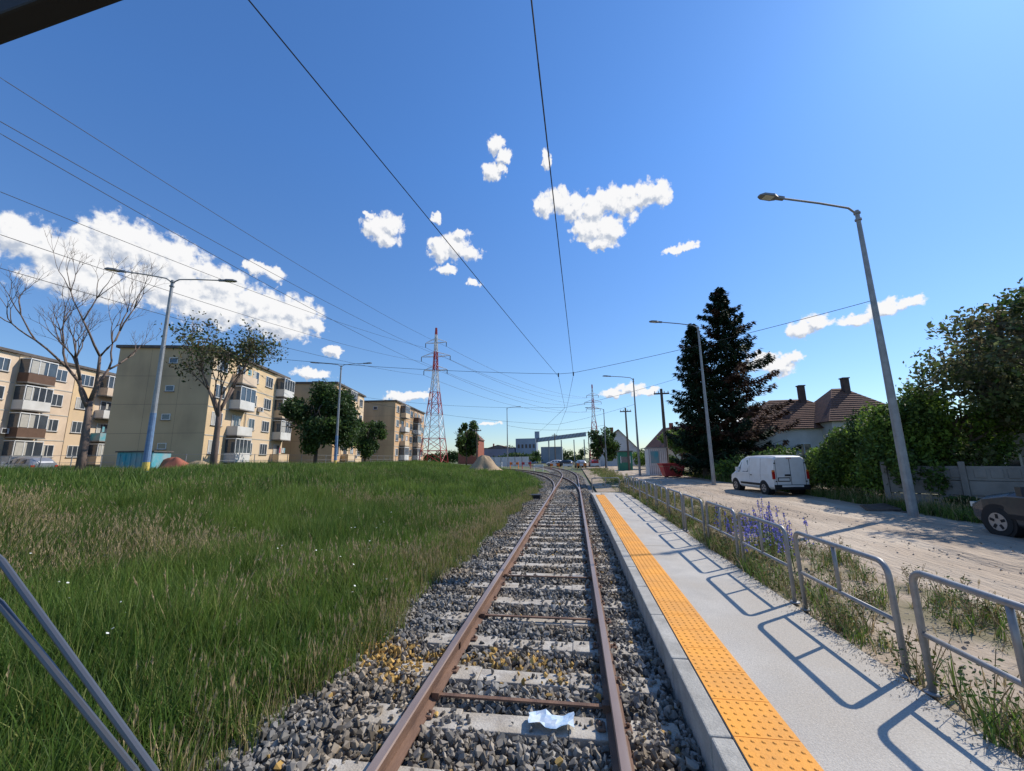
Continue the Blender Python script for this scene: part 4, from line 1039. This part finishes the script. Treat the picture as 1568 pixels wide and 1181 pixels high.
def math2(op,a,b_):
    x=cn.new('ShaderNodeMath'); x.operation=op
    for i,q in enumerate((a,b_)):
        if isinstance(q,(int,float)): x.inputs[i].default_value=q
        else: CL.new(q,x.inputs[i])
    return x.outputs[0]
na=noi(.75,5,.55,gi.outputs[0]); s1=vmath('SUBTRACT',na.outputs['Color'],(.5,.5,.5)); s2=vmath('MULTIPLY',s1.outputs[0],(2.2,1.9,0)); pv=vmath('ADD',gi.outputs[0],bl=s2.outputs[0])
acc=None
for (a,e_,ra,re) in clouds:
    x=vmath('SUBTRACT',pv.outputs[0],(a,e_,0)); y_=vmath('MULTIPLY',x.outputs[0],(1/ra,1/re,0)); l=vmath('LENGTH',y_.outputs[0])
    if acc is None: acc=l.outputs['Value']
    else:
        m=cn.new('ShaderNodeMath'); m.operation='SMOOTH_MIN'; m.inputs[2].default_value=.15; CL.new(acc,m.inputs[0]); CL.new(l.outputs['Value'],m.inputs[1]); acc=m.outputs[0]
nb=noi(.85,7,.58,gi.outputs[0])
nz=math2('MULTIPLY',math2('SUBTRACT',nb.outputs['Fac'],.5),1.15)
dens=math2('SUBTRACT',math2('ADD',nz,1.12),acc)
CL.new(dens,go.inputs[0])
tc=nn.new('ShaderNodeTexCoord'); sx=nn.new('ShaderNodeSeparateXYZ'); L.new(tc.outputs['Generated'],sx.inputs[0])
at=nn.new('ShaderNodeMath'); at.operation='ARCTAN2'; L.new(sx.outputs['X'],at.inputs[0]); L.new(sx.outputs['Y'],at.inputs[1])
el=nn.new('ShaderNodeMath'); el.operation='ARCSINE'; L.new(sx.outputs['Z'],el.inputs[0])
cx=nn.new('ShaderNodeCombineXYZ'); L.new(at.outputs[0],cx.inputs[0]); L.new(el.outputs[0],cx.inputs[1])
dg=nn.new('ShaderNodeVectorMath'); dg.operation='SCALE'; dg.inputs['Scale'].default_value=57.2958; L.new(cx.outputs[0],dg.inputs[0])
g1=nn.new('ShaderNodeGroup'); g1.node_tree=cg; L.new(dg.outputs[0],g1.inputs[0])
ad=nn.new('ShaderNodeVectorMath'); ad.operation='ADD'; ad.inputs[1].default_value=(.35,.75,0); L.new(dg.outputs[0],ad.inputs[0])
g2=nn.new('ShaderNodeGroup'); g2.node_tree=cg; L.new(ad.outputs[0],g2.inputs[0])
mk=nn.new('ShaderNodeMapRange'); mk.interpolation_type='SMOOTHSTEP'; mk.inputs['From Min'].default_value=-.04; mk.inputs['From Max'].default_value=.40; L.new(g1.outputs[0],mk.inputs['Value'])
df=nn.new('ShaderNodeMath'); df.operation='SUBTRACT'; L.new(g1.outputs[0],df.inputs[0]); L.new(g2.outputs[0],df.inputs[1])
lt=nn.new('ShaderNodeMapRange'); lt.interpolation_type='SMOOTHSTEP'; lt.inputs['From Min'].default_value=-.55; lt.inputs['From Max'].default_value=.15; L.new(df.outputs[0],lt.inputs['Value'])
cm=nn.new('ShaderNodeMix'); cm.data_type='RGBA'; cm.inputs['A'].default_value=(5.0,5.6,6.7,1); cm.inputs['B'].default_value=(9.5,9.5,9.6,1); L.new(lt.outputs[0],cm.inputs['Factor'])  # sunward bright sides and grey undersides are mixed into the cloud colour
zr=nn.new('ShaderNodeMapRange'); zr.inputs['From Min'].default_value=.0; zr.inputs['From Max'].default_value=.62; L.new(sx.outputs['Z'],zr.inputs['Value'])
tn=nn.new('ShaderNodeMix'); tn.data_type='RGBA'; tn.inputs['A'].default_value=(1.0,1.13,1.27,1); tn.inputs['B'].default_value=(.85,1.38,1.95,1); L.new(zr.outputs[0],tn.inputs['Factor'])
tm=nn.new('ShaderNodeVectorMath'); tm.operation='MULTIPLY'; L.new(sky.outputs[0],tm.inputs[0]); L.new(tn.outputs['Result'],tm.inputs[1])
fm=nn.new('ShaderNodeMix'); fm.data_type='RGBA'; L.new(mk.outputs[0],fm.inputs['Factor']); L.new(tm.outputs[0],fm.inputs['A']); L.new(cm.outputs['Result'],fm.inputs['B'])
bg=nn.new('ShaderNodeBackground'); bg.inputs['Strength'].default_value=SKY; L.new(fm.outputs['Result'],bg.inputs['Color'])
ow=nn.new('ShaderNodeOutputWorld'); L.new(bg.outputs[0],ow.inputs['Surface'])

sv=Vector((math.cos(SUN_EL)*math.sin(SUN_AZ),math.cos(SUN_EL)*math.cos(SUN_AZ),math.sin(SUN_EL)))
sl=bpy.data.lights.new('sun','SUN'); sl.energy=4.9; sl.angle=math.radians(.53); sl.color=(1,.93,.82)
so=link(bpy.data.objects.new('sun',sl)); so.rotation_euler=sv.to_track_quat('Z','Y').to_euler(); so.location=(20,20,40)

# ---------------------------------------------------------------- camera
th,ro,ps=math.radians(10.32),math.radians(.9),math.radians(8.57)
F=Vector((-math.sin(ps)*math.cos(th),math.cos(ps)*math.cos(th),math.sin(th))); R0=Vector((math.cos(ps),math.sin(ps),0)); U0=R0.cross(F)
Rc=R0*math.cos(ro)-U0*math.sin(ro); Uc=R0*math.sin(ro)+U0*math.cos(ro)
cam=bpy.data.cameras.new('camera'); cam.sensor_width=36; cam.lens=14.12; cam.clip_start=.05; cam.clip_end=5000
co=link(bpy.data.objects.new('camera',cam))
mw=Matrix((Rc,Uc,-F)).transposed().to_4x4(); mw.translation=Vector((0,0,1.985)); co.matrix_world=mw
sc.camera=co
sc.view_settings.view_transform='Standard'; sc.view_settings.look='None'; sc.view_settings.exposure=0
